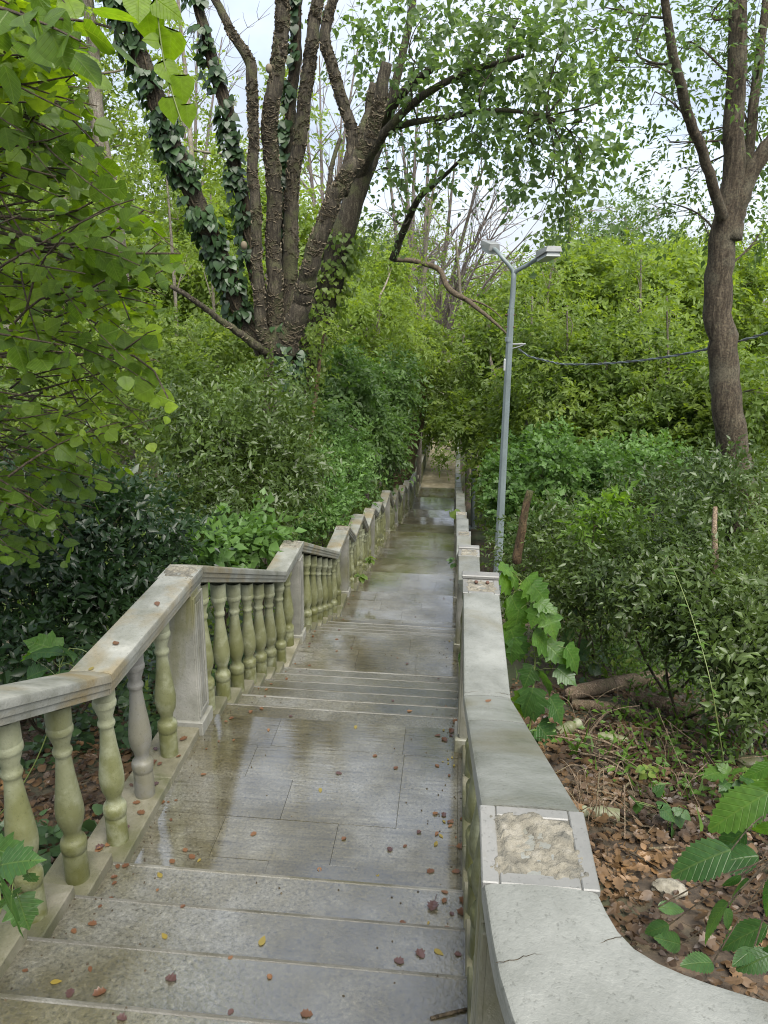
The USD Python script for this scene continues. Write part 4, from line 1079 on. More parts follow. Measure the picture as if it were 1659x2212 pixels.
plant('shade_tree', 'dense deep green tree crowding the stairs beside the thin dark pole', 'tree', [B(1060, 790, 23, 80, 90, 1.8, 700), B(1040, 900, 22, 70, 60, 1.5, 500), B(1120, 880, 20, 60, 90, 1.5, 500), B(1000, 840, 26, 60, 70, 1.6, 420), B(1110, 980, 18, 40, 60, 1.2, 260), B(1060, 1000, 20, 36, 60, 1.0, 200), B(1150, 720, 22, 50, 50, 1.4, 240), B(1060, 700, 25, 70, 50, 1.6, 300)],
      RHOMB, L_MID, 11, .5, .13, .55, [([(1085, 1100, 22), (1080, 900, 22), (1060, 780, 22)], [16, 13, 7])], M_BARKPALE, 63, gap=.40, hollow=.2, r0=.035, droop=.4)
plant('drooping_bough_tree', 'tree whose drooping bough hangs over the far end of the stairs', 'tree', [B(950, 905, 36, 60, 34, 2.0, 360), B(930, 860, 38, 70, 56, 2.5, 480), B(990, 905, 34, 40, 34, 1.6, 240), B(958, 972, 33, 13, 20, .5, 30), B(900, 900, 36, 40, 50, 2, 260), B(960, 800, 40, 80, 60, 3, 500)],
      RHOMB, L_MID, 11, .55, .17, .5, [([(1030, 1080, 36), (1020, 930, 36), (980, 830, 36)], [12, 10, 6])], M_BARKPALE, 64, gap=.40, hollow=.15, r0=.05, droop=.5)

# ------------------------------------------------------------------ left of the stairs
oblong('olive_leaf_shrub', 'tall olive-brown shrub of oblong leaves under the many-stemmed tree', [B(520, 940, 8.4, 130, 110, 1.0, 680), B(440, 1030, 8, 120, 110, .9, 560), B(590, 870, 8.8, 90, 70, .9, 380), B(560, 1060, 7.8, 110, 90, .8, 420), B(400, 910, 8.6, 80, 80, .8, 300), B(480, 1140, 7.2, 110, 70, .7, 320), B(640, 1000, 8.4, 60, 110, .8, 260)], L_ELAE, 71, .072, 300)
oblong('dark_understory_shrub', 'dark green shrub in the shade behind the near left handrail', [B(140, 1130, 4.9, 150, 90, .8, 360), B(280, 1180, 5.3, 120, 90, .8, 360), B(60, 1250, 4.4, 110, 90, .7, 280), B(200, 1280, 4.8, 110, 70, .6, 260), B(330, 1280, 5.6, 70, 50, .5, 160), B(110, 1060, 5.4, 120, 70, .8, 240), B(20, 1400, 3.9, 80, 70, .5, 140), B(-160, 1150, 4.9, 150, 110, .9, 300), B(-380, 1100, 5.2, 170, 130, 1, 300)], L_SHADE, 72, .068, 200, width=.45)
oblong('blue_green_shrub', 'cool green small-leaved shrub hugging the stairs beyond the second left post', [B(700, 1075, 11.5, 60, 50, .7, 380), B(670, 1020, 12, 60, 60, .8, 300), B(620, 1120, 10.5, 60, 50, .6, 260), B(755, 1030, 13.5, 32, 40, .6, 180), B(740, 970, 14, 60, 50, .9, 220)], L_IVYLIGHT, 73, .075, 0, width=.6, tpl=RHOMB)
oblong('pale_creeper', 'pale green creeper spilling behind the left handrail at the first post', [B(520, 1180, 6.6, 60, 34, .4, 90), B(470, 1200, 6.2, 50, 26, .35, 60), B(540, 1150, 6.8, 40, 20, .3, 40)], L_IVYLIGHT, 74, .10, 60, width=.7, n_leaf=7, L=.3)
plant('shadowy_tree', 'deep green tree in shade left of the stairs below the leaning trunk', 'tree', [B(770, 880, 18, 90, 80, 1.6, 700), B(840, 830, 20, 70, 80, 1.6, 500), B(720, 820, 17, 80, 70, 1.4, 500), B(830, 950, 18, 50, 70, 1.2, 300), B(760, 980, 16, 60, 60, 1.1, 300), B(680, 910, 15, 50, 80, 1.2, 300)], RHOMB, L_DARK, 11, .45, .12, .52,
      [([(790, 1080, 18), (800, 940, 18), (790, 840, 18)], [16, 13, 7])], M_BARKPALE, 75, gap=.39, hollow=.2, r0=.03, droop=.4)
plant('feathery_tree', 'light feathery green tree between the leaning trunk and the bare trees', 'tree', [B(800, 700, 21, 90, 70, 1.8, 700), B(860, 630, 23, 60, 70, 1.6, 420), B(760, 780, 20, 80, 50, 1.5, 400), B(720, 640, 22, 60, 60, 1.5, 300), B(830, 560, 24, 50, 50, 1.4, 240), B(900, 740, 24, 50, 50, 1.5, 240)], OVATE, L_YELLOW, 11, .5, .12, .42,
      [([(800, 1080, 21), (806, 880, 21), (820, 640, 21)], [12, 10, 6])], M_BARKPALE, 76, gap=.43, hollow=.1, r0=.03, droop=.5, up=.9)
plant('slender_sapling', 'thin bare-stemmed sapling standing in front of the shadowy left bank', 'sapling', [B(700, 720, 13, 40, 50, .5, 60), B(680, 800, 13, 30, 30, .4, 30)], OVATE, L_MID, 8, .3, .09, .5, [([(655, 1060, 12.6), (672, 930, 12.8), (684, 830, 13), (700, 720, 13)], [14, 11, 9, 5])], M_MOSSY, 77, r0=.01)
plant('mossy_leaning_trunk', 'thick mossy brown trunk leaning beside the far flight of stairs', 'tree', [B(920, 790, 26, 50, 60, 1.6, 300), B(900, 720, 27, 60, 50, 1.8, 240), B(905, 870, 25, 30, 36, .9, 120)], RHOMB, L_MID, 10, .5, .14, .5, [([(858, 1085, 26), (872, 1010, 26), (895, 930, 26), (912, 850, 26.5), (922, 790, 27)], [38, 36, 32, 22, 14])], M_MOSSY, 78, r0=.03)
plant('short_dark_trunk', 'short dark trunk standing just behind the mossy leaning one', 'tree', [B(850, 880, 29, 40, 40, 1.2, 120)], RHOMB, L_DARK, 10, .5, .14, .5, [([(845, 1060, 28), (850, 960, 28), (858, 880, 28)], [22, 20, 16])], M_BARKBIG, 79, r0=.03)

# pale trunks and back-lit foliage behind the left stems
plant('pale_trunk_tree', 'pale-barked tree with thin yellowing foliage at the upper left', 'tree', [B(170, 160, 19, 110, 90, 1.6, 240), B(300, 60, 20, 110, 70, 1.6, 120), B(90, 300, 18, 100, 90, 1.5, 300), B(280, 300, 20, 80, 100, 1.5, 160), B(180, 420, 18, 90, 60, 1.4, 220)], OVATE, L_YELLOW, 10, .5, .12, .5,
      [([(275, 1000, 19), (268, 760, 19), (250, 560, 19), (235, 420, 19), (205, 260, 19), (196, 100, 19), (185, -60, 19)], [34, 32, 32, 30, 28, 24, 20])], M_BARKPALE, 81, gap=.46, hollow=.05, r0=.03)
plant('grey_trunk_tree', 'grey forked tree half hidden by the near leaves at the far left', 'tree', [B(40, 450, 22, 80, 100, 2, 300), B(120, 560, 22, 90, 80, 2, 400), B(30, 150, 22, 80, 120, 2, 300), B(60, 640, 21, 90, 80, 2, 400)], RHOMB, L_MID, 11, .55, .14, .5,
      [([(130, 1000, 22), (120, 700, 22), (108, 480, 22), (112, 330, 22), (100, 150, 22), (80, -60, 22)], [26, 24, 22, 20, 18, 14]), ([(112, 520, 22), (160, 380, 22), (200, 230, 22), (215, 60, 22)], [14, 12, 10, 8])], M_BARKPALE, 82, gap=.42, hollow=.1, r0=.035)
plant('back_lit_tree', 'back-lit yellow-green tree seen between the stems of the many-stemmed tree', 'tree', [B(420, 480, 27, 110, 90, 2.5, 700), B(350, 350, 28, 90, 90, 2.5, 380), B(500, 350, 29, 80, 100, 2.5, 260), B(480, 600, 26, 110, 70, 2.4, 700), B(680, 500, 28, 70, 110, 2.4, 420), B(340, 600, 25, 100, 80, 2.2, 600), B(560, 500, 28, 90, 90, 2.4, 420), B(400, 200, 30, 100, 80, 2.5, 130), B(620, 250, 30, 80, 100, 2.5, 110)],
      RHOMB, L_YELLOW, 11, .65, .17, .5, [([(430, 1000, 27), (440, 700, 27), (420, 400, 27), (400, 150, 28), (380, -50, 28)], [16, 14, 11, 8, 6])], M_BARKPALE, 83, gap=.45, hollow=.1, r0=.05)
plant('green_bank_tree', 'full green tree filling the bank to the left behind the olive shrub', 'tree', [B(420, 740, 17, 110, 70, 1.5, 700), B(320, 720, 17, 90, 70, 1.5, 500), B(520, 750, 16, 80, 60, 1.4, 420), B(250, 780, 15, 90, 80, 1.4, 500), B(380, 830, 14, 110, 60, 1.2, 500), B(150, 740, 17, 90, 80, 1.4, 500), B(60, 860, 14, 100, 100, 1.3, 500), B(190, 900, 13, 110, 90, 1.2, 500)], OVATE, L_MID, 10, .42, .10, .5,
      [([(430, 1150, 17), (430, 950, 17), (425, 760, 17)], [14, 12, 6])], M_BARKPALE, 84, gap=.40, hollow=.2, r0=.03)

# slender trunks standing in the thickets
for k, (u0, v0, u1, v1, Y, w, lab) in enumerate(((1120, 1130, 1150, 640, 19, 7, 'slender pale trunk just right of the lamp pole'), (1245, 1120, 1225, 660, 17, 6, 'slender trunk left of the middle of the right bank'), (1360, 1060, 1385, 560, 18, 7, 'slender trunk rising through the yellow-green crown'), (1465, 1050, 1440, 640, 16, 6, 'slender trunk a little left of the forked tree'), (1010, 1020, 985, 520, 27, 9, 'straight pale trunk over the far stairs, right of the bare trees'),
                                               (905, 980, 930, 430, 30, 10, 'tall slim trunk above the mossy leaning one'), (820, 1000, 838, 520, 24, 9, 'tall slim trunk between the feathery and the shadowy tree'), (480, 900, 455, 420, 20, 7, 'slim trunk behind the low limb of the many-stemmed tree'), (385, 900, 360, 380, 19, 8, 'slim pale trunk left of the ivy-clad stem'), (1180, 700, 1200, 560, 21, 5, 'thin sapling beside the right lamp arm'))):
    um, vm = (u0 + u1) / 2 + (-1) ** k * 6, (v0 + v1) / 2
    plant('slender_tree', lab, 'tree', [B(u1, v1 + 20, Y, 44, 50, .8, 60), B(um + 20, vm - 60, Y, 36, 36, .7, 34), B(u1 - 30, v1 + 90, Y, 36, 30, .7, 34)], OVATE, L_YELLOW if k % 2 else L_MID, 8, .4, .10, .5, [([(u0, v0 + 60, Y), (um, vm, Y), (u1, v1, Y)], [w * 1.1, w * .9, w * .5]), ([(um, vm, Y), (um + 26 * (-1) ** k, vm - 90, Y + .3)], [w * .5, w * .2])], M_BARKPALE, 700 + k, r0=.012, n_per=2)

# bare, dead fans of branches in the middle distance
def bare_tree(base, tops, label, seed, w0, lv=2):
    r = np.random.default_rng(seed)
    t = thing('bare_tree', label, 'tree')
    tw = []
    for i, (u, v, Y) in enumerate(tops):
        mu, mv = (base[0] + u) / 2 + r.normal() * 6 - (u - base[0]) * .12, (base[1] + v) / 2
        mesh, Q = stem([base, (mu, mv, (base[2] + Y) / 2), (u, v, Y)], [w0, w0 * .7, w0 * .22], sides=7, seed=seed + i)
        obj('stem', mesh, M_BARKDEAD, t, smooth=True)
        T = unit(Q[-1, :3] - Q[0, :3])
        for q in range(9):
            s = Q[r.integers(len(Q) // 3, len(Q) - 1)]
            d = unit(T + r.normal(size=3) * [.6, .3, .3] + [0, 0, -.05]); Lb = r.uniform(1.2, 3.4)
            bp = smoothline(np.array([s[:3], s[:3] + d * Lb * .5 + [0, 0, .1], s[:3] + d * Lb + [0, 0, -.05 * Lb]]), 6)
            tw.append(tube(bp, np.linspace(s[3] * .5, .008, 6), 4))
            for _ in range(4):
                s2 = bp[r.integers(2, 6)]; d2 = unit(d + r.normal(size=3) * .55); L2 = r.uniform(.4, 1.4)
                tw.append(tube(np.array([s2, s2 + d2 * L2 * .5 + r.normal(size=3) * .05, s2 + d2 * L2]), [.014, .010, .005], 3))
    obj('twigs', merge(tw), M_BARKDEAD, t, kind='stuff')


bare_tree((915, 880, 33), [(985, 330, 31), (1055, 330, 30), (930, 260, 33), (1075, 420, 29)], 'bare dead tree fanning purple-grey stems up to the right above the stairs', 201, 13)
bare_tree((880, 860, 36), [(860, 220, 37), (905, 180, 36), (950, 320, 34), (830, 300, 38)], 'bare dead tree rising straight, left of the fanning purple-grey one', 202, 13)
bare_tree((940, 820, 30), [(1150, 500, 28), (1110, 440, 28), (1040, 480, 29)], 'thin bare tree whose twigs reach right towards the lamp arms', 203, 8)
bare_tree((420, 640, 34), [(360, 60, 34), (430, -20, 35), (480, 80, 36), (330, 160, 33)], 'bare thin tree against the white sky left of the big stems', 204, 9)
bare_tree((700, 640, 34), [(690, 120, 35), (780, 60, 35), (640, 60, 36), (740, 200, 34)], 'bare thin tree showing between the right stems of the big tree', 205, 9)
_, Q = stem([(870, 575, 20), (945, 580, 19.6), (965, 620, 19.3), (1010, 650, 19), (1060, 690, 18.5), (1105, 730, 18)], [6, 11, 12, 10, 7, 3])
plant('crooked_bough', 'dark crooked bough drooping towards the lamp from the left', 'branch', [B(1000, 660, 19, 30, 24, .4, 24), B(900, 585, 19.6, 30, 20, .4, 20)], OVATE, L_YELLOW, 7, .3, .10, .45, [([(850, 560, 20), (945, 580, 19.6), (965, 620, 19.3), (1010, 650, 19), (1060, 690, 18.5), (1105, 730, 18)], [10, 11, 12, 10, 7, 3]), ([(1000, 645, 19), (1040, 655, 19), (1085, 690, 18.6)], [6, 4, 2])], M_TWIG, 85, r0=0)

# ------------------------------------------------------------------ the woods closing the view, farther down the valley
WOODS = [(-16, 34, 14, 5.5, L_MID), (-10, 40, 15, 5.5, L_YELLOW), (-5, 46, 13, 5, L_MID), (-21, 44, 17, 6.5, L_MID), (-13, 52, 17, 6.5, L_YELLOW), (-1, 60, 12, 5, L_YELLOW), (4, 50, 11.5, 4.5, L_YELLOW), (9, 44, 12, 5, L_MID), (15, 40, 12.5, 5.5, L_YELLOW), (21, 46, 14, 6, L_MID), (12, 56, 13, 5.5, L_YELLOW), (3, 66, 13, 6, L_MID),
         (-9, 66, 16, 7, L_MID), (-28, 56, 18, 7, L_YELLOW), (28, 56, 16, 7, L_YELLOW), (18, 66, 14, 7, L_MID), (-20, 72, 18, 8, L_MID), (9, 80, 13.5, 7, L_YELLOW), (-2, 84, 14, 7, L_MID), (34, 74, 17, 8, L_MID), (-34, 80, 19, 9, L_MID), (-12, 24, 12, 4, L_MID), (-9, 28, 12, 4.2, L_YELLOW), (11, 29, 9.5, 4, L_MID), (16, 32, 12, 5, L_MID), (22, 34, 13, 5, L_MID), (-16, 22, 13, 4.5, L_MID)]
wr = np.random.default_rng(301)
NMS = {id(L_MID): 'mid green', id(L_YELLOW): 'yellow-green'}
for k, (x, Y, H, R, m) in enumerate(WOODS):
    g = float(ground_z(x, Y))
    tone = NMS[id(m)]
    uu = float(to_px(np.array([x, Y, g + H * .6]))[0])
    wh = next((w for lim, w in ((120, 'hidden mostly by the near broad leaves at the left edge'), (330, 'behind the pale trunk at the upper left'), (560, 'behind the ivy-clad stems'), (760, 'behind the right-hand stems of the big tree'), (900, 'behind the bare trees'), (1000, 'straight beyond the end of the stairs'), (1130, 'behind the lamp arms'), (1320, 'behind the left half of the yellow-green crown'), (1520, 'behind the right half of the yellow-green crown'), (9999, 'behind the forked trunk at the right edge')) if uu < lim))
    far = 'nearer' if Y < 38 else ('distant' if Y < 60 else 'farthest')
    lab_ = f'{far} {tone} woodland tree {wh}'
    t = thing('woodland_tree', lab_, 'tree', group=lab_.replace(' tree ', ' trees '))
    tr = smoothline(np.array([(x, Y, g - .2), (x + wr.normal() * .3, Y, g + H * .45), (x + wr.normal() * .6, Y, g + H * .85)]), 8)
    obj('trunk', tube(tr, np.linspace(R * .05, R * .012, 8), 7, .1, k), M_BARKPALE, t, smooth=True)
    bl = []
    for q in range(9):
        an = wr.uniform(0, 6.28); hh = wr.uniform(.22, .92); rr = R * .62 * math.sqrt(max(.1, 1 - ((hh - .45) / .62) ** 2))
        bl.append((np.array([x + math.cos(an) * rr, Y + math.sin(an) * rr, g + H * hh]), np.array([1, 1, .75]) * R * wr.uniform(.32, .5), 190))
    obj('branch', limbs(wr, tr[3:], bl, R * .016, 2, 4), M_BARKPALE, t, smooth=True)
    obj('crown', crown(wr, bl, RHOMB, 1, 9, .8, .17 + Y * .0016, .55, gap=.40, hollow=.25), m, t, kind='stuff')
# ground cover and low brush on the slopes
ur = np.random.default_rng(302)
P = []
for x0, x1, y0, y1, n in ((-9, -1.9, 5, 30, 5200), (1.0, 10, 7.5, 30, 5200), (-30, -2, 28, 70, 4200), (1, 34, 28, 70, 4200)):
    xx, yy = ur.uniform(x0, x1, n), ur.uniform(y0, y1, n)
    den = meshkit.fbm(np.stack([xx, yy, xx * 0], -1) * .5, 3, 9)
    zz = ground_z(xx, yy) + ur.uniform(0, 1, n) ** 1.5 * (1.6 if y0 < 20 else 3.0) * np.clip((den - .25) * 2.2, .1, 1.2)
    P.append(np.stack([xx, yy, zz], 1))
P = np.vstack(P)
D = unit(rnd(ur, len(P), .7) + [0, 0, .35]); U = unit(rnd(ur, len(P), .4) + [0, -.3, .9])
pp, dd, nn, sz = sprays(ur, P, D, U, 9, .4, .10, .3)
sz = sz * np.repeat(np.clip(P[:, 1] / 14, .75, 2.2), 9)
obj('brush', leafmesh(RHOMB, pp, dd, nn, sz, .55), L_MID, label='low green brush covering the slopes under the trees', cat='undergrowth', kind='stuff')

# ------------------------------------------------------------------ the near left tree: broad leaves hanging into the picture
nr = np.random.default_rng(401)
near = thing('broad_leaf_tree', 'near tree at the left edge with broad glossy yellow-green leaves on arching twigs', 'tree')
tb = np.array([-3.1, 3.4, float(ground_z(-3.1, 3.4)) - .1])
trk = smoothline(np.array([tb, tb + [.1, 0, 1.6], tb + [.0, .1, 3.4], tb + [.3, 0, 5.2]]), 16)
obj('trunk', tube(trk, np.linspace(.09, .035, 16), 10, .12, 4), M_BARKGREY, near, smooth=True)
EDGE = [(0, 200), (100, 215), (200, 225), (300, 235), (380, 270), (440, 340), (500, 395), (560, 425), (620, 385), (700, 380), (760, 360), (840, 410), (900, 350), (980, 300), (1060, 250), (1140, 190), (1220, 120)]
twn, LP = [], []
for k in range(400):
    v = nr.uniform(-80, 1200)
    ue = np.interp(v, [e[0] for e in EDGE], [e[1] for e in EDGE])
    u = ue * nr.uniform(.0, 1.0) ** .75 - 10 if k < 270 else nr.uniform(-520, 0)     # it goes on outside the picture
    if v > 720 and u < 260 and nr.random() < .35:
        continue
    Y = np.interp(v, [0, 300, 600, 1200], [2.7, 3.0, 3.3, 3.6]) + nr.normal() * .5
    e = at(u, v, Y)
    d = unit(np.array([nr.uniform(.35, 1), nr.uniform(-.5, .35), nr.uniform(-.55, .35)]))
    if v < 650 and v > 400:
        d = unit(d + [.2, 0, .25])
    Lt = nr.uniform(.22, .46)
    s0 = e - d * Lt
    LP.append((s0, d, Lt))
    a = trk[np.argmin(np.abs(trk[:, 2] - (s0[2] - .1)))]
    if k % 7 == 0:
        mid = (a + s0) / 2 + nr.normal(size=3) * .08 + [0, 0, .12]
        obj('branch', tube(smoothline(np.array([a, mid, s0, e]), 14), np.linspace(.014, .003, 14), 5), M_TWIG, near, smooth=True)
    else:
        twn.append(tube(smoothline(np.array([s0 - d * .25 + nr.normal(size=3) * .05, s0, e - [0, 0, .03]]), 7), np.linspace(.005, .002, 7), 4))
obj('twigs', merge(twn), M_TWIG, near, smooth=True, kind='stuff')
O = np.array([x[0] for x in LP]); D = np.array([x[1] for x in LP]); Ls = np.array([x[2] for x in LP])
U = unit(np.tile([0, -.35, .9], (len(O), 1)) + rnd(nr, len(O), .5))
pp, dd, nn, sz = sprays(nr, O, D, U, 11, Ls, .066, .22, 50, .38)
tplb = BROAD
keep = np.ones(len(pp), bool)
leaf_set(near, tplb, pp, dd, nn, sz, nr.uniform(.95, 1.25, len(pp)), L_NEAR, 300)

vine = thing('hanging_vine', 'thin hanging vine with round lime leaves beside the ivy-clad stem', 'vine')
vl = [(318, 50, 66), (338, 25, 60), (372, 92, 66), (352, 160, 52), (392, 190, 56), (368, 236, 50), (404, 252, 44), (300, 20, 60), (345, 115, 34)]
vp = np.array([at(u, v, 2.5) for u, v, s in vl])
obj('stem', tube(smoothline(np.array([at(330, -120, 2.5), at(340, 20, 2.5), at(352, 120, 2.5), at(372, 200, 2.5), at(392, 262, 2.5)]), 24), .0025, 5), M_GREENSTEM, vine, smooth=True)
nrm_ = np.tile(-FWD, (len(vp), 1)) + rnd(nr, len(vp), .35)
leaf_set(vine, HEART, vp + np.array([0, 0, .03]), unit(np.tile([0, 0, -1.0], (len(vp), 1)) + rnd(nr, len(vp), .35)), nrm_, np.array([s for *_, s in vl]) * pxm(2.5) * .95, .98, L_VINE, 50)
darkv = thing('shaded_bough', 'dark out-of-reach bough of large leaves in the top left corner', 'branch')
dv = np.array([at(u, v, 1.9) for u, v in ((20, 20), (70, 40), (130, 20), (180, 60), (95, 75), (40, 90), (200, 20), (240, 95), (150, 110), (10, 140))])
leaf_set(darkv, BROAD, dv, unit(np.tile([.5, 0, -.6], (10, 1)) + rnd(nr, 10, .4)), np.tile([0, -.4, 1.0], (10, 1)) + rnd(nr, 10, .3), nr.uniform(.075, .1, 10), 1.1, L_NEAR, 20)
obj('twig', tube(smoothline(np.array([at(-80, 90, 1.9), at(60, 40, 1.9), at(240, 60, 1.9)]), 12), .003, 5), M_TWIG, darkv, smooth=True)


# ------------------------------------------------------------------ large-leaved saplings: every leaf a part
def big_leaf_plant(name, label, cat, stemp, leaves, tpl, m, seed, Yd, width=.9, stem_r=.006, facing=.45, stem_m=M_GREENSTEM):
    """leaves: (tip u, tip v, foot u, foot v, distance or None)."""
    r = np.random.default_rng(seed)
    t = thing(name, label, cat)
    S = smoothline(np.array(stemp), 20)
    obj('stem', tube(S, np.linspace(stem_r, stem_r * .5, 20), 6), stem_m, t, smooth=True)
    for (tu, tv, fu, fv, *o) in leaves:
        Y = (o[0] if o and o[0] else Yd) + r.normal() * .03
        mm = o[1] if len(o) > 1 else m
        tip, foot = at(tu, tv, Y + r.uniform(-.05, .02) * Y / 3), at(fu, fv, Y)
        ln = np.linalg.norm(tip - foot) * r.uniform(.7, .98); d = unit(tip - foot + r.normal(size=3) * .22 * np.linalg.norm(tip - foot))
        n_ = unit(np.array([0, 0, 1.0]) - FWD * facing + r.normal(size=3) * .38)
        lf = leaf_obj('leaf', tpl, (foot[None], d[None], n_[None], np.array([ln]), np.array([width * r.uniform(.8, 1.15)])), mm, t)
        a = S[np.argmin(np.linalg.norm(S - foot - [0, 0, -.04], axis=1))]
        obj('stalk', tube(smoothline(np.array([a, (a + foot) / 2 + [0, 0, .02], foot]), 5), .0018, 4), stem_m, lf)
    return t


g0 = gpt(1140, 1600)
big_leaf_plant('large_leaf_sapling', 'sapling with large lobed lime leaves growing against the outside of the right handrail', 'sapling',
               [g0, at(1148, 1540, g0[1]), at(1155, 1440, g0[1] + .05), at(1165, 1330, g0[1] + .1), at(1120, 1250, g0[1] + .1)],
               [(1120, 1300, 1085, 1240, 0, L_SAP), (1150, 1278, 1100, 1235, 0), (1155, 1345, 1105, 1290, 0), (1210, 1335, 1160, 1300, 0), (1222, 1380, 1180, 1318, 0), (1140, 1360, 1165, 1310, 0), (1235, 1430, 1180, 1390, 0), (1200, 1420, 1155, 1370, 0), (1100, 1400, 1120, 1320, 0), (1145, 1450, 1115, 1380, 0, L_FIG), (1260, 1490, 1205, 1445, 0, L_FIG), (1215, 1500, 1165, 1450, 0, L_FIG), (1120, 1500, 1150, 1440, 0, L_FIG),
                (1180, 1560, 1150, 1490, 0, L_FIG), (1235, 1560, 1190, 1510, 0, L_FIG), (1130, 1560, 1148, 1500, 0, L_FIG), (1215, 1625, 1165, 1570, 0, L_FIG), (1245, 1650, 1200, 1600, 0, L_FIG), (1180, 1640, 1150, 1580, 0, L_FIG), (1110, 1350, 1095, 1290, 0), (1270, 1450, 1225, 1400, 0), (1175, 1300, 1140, 1250, 0), (1130, 1430, 1100, 1350, 0), (1100, 1450, 1108, 1380, 0), (1115, 1560, 1135, 1500, 0), (1205, 1300, 1150, 1262, 0), (1110, 1250, 1080, 1222, 0)],
               LOBED, L_SAP, 501, g0[1], .95, .009, .6)
g1 = gpt(1230, 1480)
big_leaf_plant('green_weed', 'green leafy weed behind the sapling at the edge of the leaf litter', 'weed', [g1, g1 + [.05, .05, .25], g1 + [.12, .1, .5]],
               [(1290, 1400, 1250, 1380, 0), (1280, 1440, 1240, 1410, 0), (1250, 1370, 1225, 1350, 0), (1310, 1460, 1270, 1440, 0), (1290, 1480, 1250, 1470, 0), (1230, 1400, 1220, 1370, 0), (1330, 1430, 1290, 1410, 0), (1245, 1340, 1235, 1310, 0)], TOOTH, L_FIG, 502, g1[1], .8, .005, .5)
ft = [np.array([1.75, 1.75, float(ground_z(1.75, 1.75))]), np.array([1.6, 1.72, .25]), at(1700, 1870, 1.7), at(1660, 1760, 1.75)]
big_leaf_plant('toothed_leaf_plant', 'foreground plant with large drooping toothed leaves at the lower right', 'plant', ft,
               [(1506, 1791, 1660, 1712, 1.75, L_SAP), (1502, 1831, 1612, 1792, 1.75), (1407, 1912, 1580, 1836, 1.65), (1506, 2036, 1574, 1950, 1.5), (1592, 2018, 1566, 1962, 1.5), (1370, 2006, 1446, 1998, 1.6), (1539, 2038, 1659, 1998, 1.5), (1553, 2072, 1628, 2052, 1.45), (1590, 2098, 1670, 2060, 1.45), (1560, 1930, 1600, 1890, 1.6), (1540, 1960, 1620, 1900, 1.6), (1520, 1875, 1640, 1850, 1.7), (1640, 1990, 1680, 1900, 1.5), (1620, 1840, 1690, 1780, 1.7, L_SAP), (1585, 1760, 1670, 1690, 1.9, L_SAP), (1600, 1700, 1670, 1650, 2.0, L_SAP),
                (1400, 2024, 1470, 2040, 1.5), (1470, 2060, 1540, 2080, 1.45), (1650, 2105, 1690, 2040, 1.4), (1480, 1985, 1420, 1960, 1.55)], TOOTH, L_FIG, 503, 1.7, .56, .007, .5, M_TWIG)
g2 = gpt(1585, 1760)
big_leaf_plant('wood_seedling', 'small seedling with lobed leaves in the litter above the toothed plant', 'seedling', [g2, g2 + [0, 0, .2], g2 + [.02, 0, .36]],
               [(1520, 1678, 1562, 1668, 0, L_SAP), (1545, 1655, 1575, 1668, 0, L_SAP), (1605, 1650, 1580, 1668, 0, L_SAP), (1540, 1705, 1572, 1690, 0), (1575, 1740, 1580, 1695, 0), (1610, 1720, 1588, 1690, 0), (1555, 1735, 1575, 1700, 0), (1640, 1700, 1600, 1680, 0)], LOBED, L_FIG, 504, g2[1], .9, .004, .5)
g3 = gpt(1440, 1800)
big_leaf_plant('heart_leaf_seedling', 'low seedling with heart-shaped leaves amid the sticks of the leaf litter', 'seedling', [g3, g3 + [0, 0, .1], g3 + [.05, 0, .2]],
               [(1395, 1770, 1380, 1735, 0), (1410, 1725, 1370, 1730, 0), (1460, 1780, 1430, 1745, 0), (1452, 1725, 1420, 1740, 0), (1490, 1790, 1465, 1760, 0), (1480, 1745, 1455, 1755, 0), (1500, 1770, 1475, 1755, 0), (1475, 1825, 1450, 1790, 0), (1440, 1700, 1415, 1715, 0)], HEART, L_FIG, 505, g3[1], .95, .003, .5)
g4 = gpt(1400, 1700)
big_leaf_plant('clover_like_weed', 'small bright weed beside the thin sticks in mid litter', 'weed', [g4, g4 + [0, 0, .08], g4 + [.03, 0, .16]],
               [(1380, 1690, 1395, 1670, 0), (1420, 1680, 1402, 1668, 0), (1365, 1668, 1390, 1660, 0), (1410, 1650, 1400, 1665, 0), (1435, 1665, 1410, 1662, 0), (1385, 1645, 1398, 1660, 0)], HEART, L_MID, 506, g4[1], .95, .003, .5)
# left side
h0 = at(-20, 2080, 1.75)
big_leaf_plant('maple_like_seedling', 'lobed green leaves of a seedling pushing between the nearest left balusters', 'seedling', [h0 + [-.05, 0, -.5], h0, at(10, 1940, 1.78), at(40, 1880, 1.8)],
               [(92, 1862, 5, 1868, 1.72), (88, 1925, 62, 1888, 1.72), (38, 2030, 25, 1935, 1.68), (90, 2010, 40, 1940, 1.7), (0, 1980, 22, 1930, 1.7), (20, 1900, -30, 1880, 1.75), (60, 1850, -10, 1835, 1.9)], LOBED, L_FIG, 507, 1.72, .95, .004, .5)
h1 = gpt(120, 1560)
big_leaf_plant('fig_leaf_sapling', 'fig-like sapling whose lobed leaves stand above the near left handrail', 'sapling', [np.array([-2.5, 3.5, float(ground_z(-2.5, 3.5))]), at(120, 1520, 3.5), at(130, 1440, 3.5), at(150, 1400, 3.5)],
               [(40, 1383, 125, 1405, 0, L_SAP), (100, 1380, 60, 1420, 0, L_SAP), (140, 1405, 70, 1412, 0), (205, 1410, 140, 1400, 0), (150, 1440, 200, 1420, 0), (50, 1475, 110, 1470, 0, L_SAP), (110, 1440, 60, 1465, 0), (170, 1475, 120, 1460, 0), (100, 1490, 55, 1485, 0, L_SAP), (215, 1425, 160, 1440, 0)], LOBED, L_FIG, 508, 3.5, .95, .005, .45)
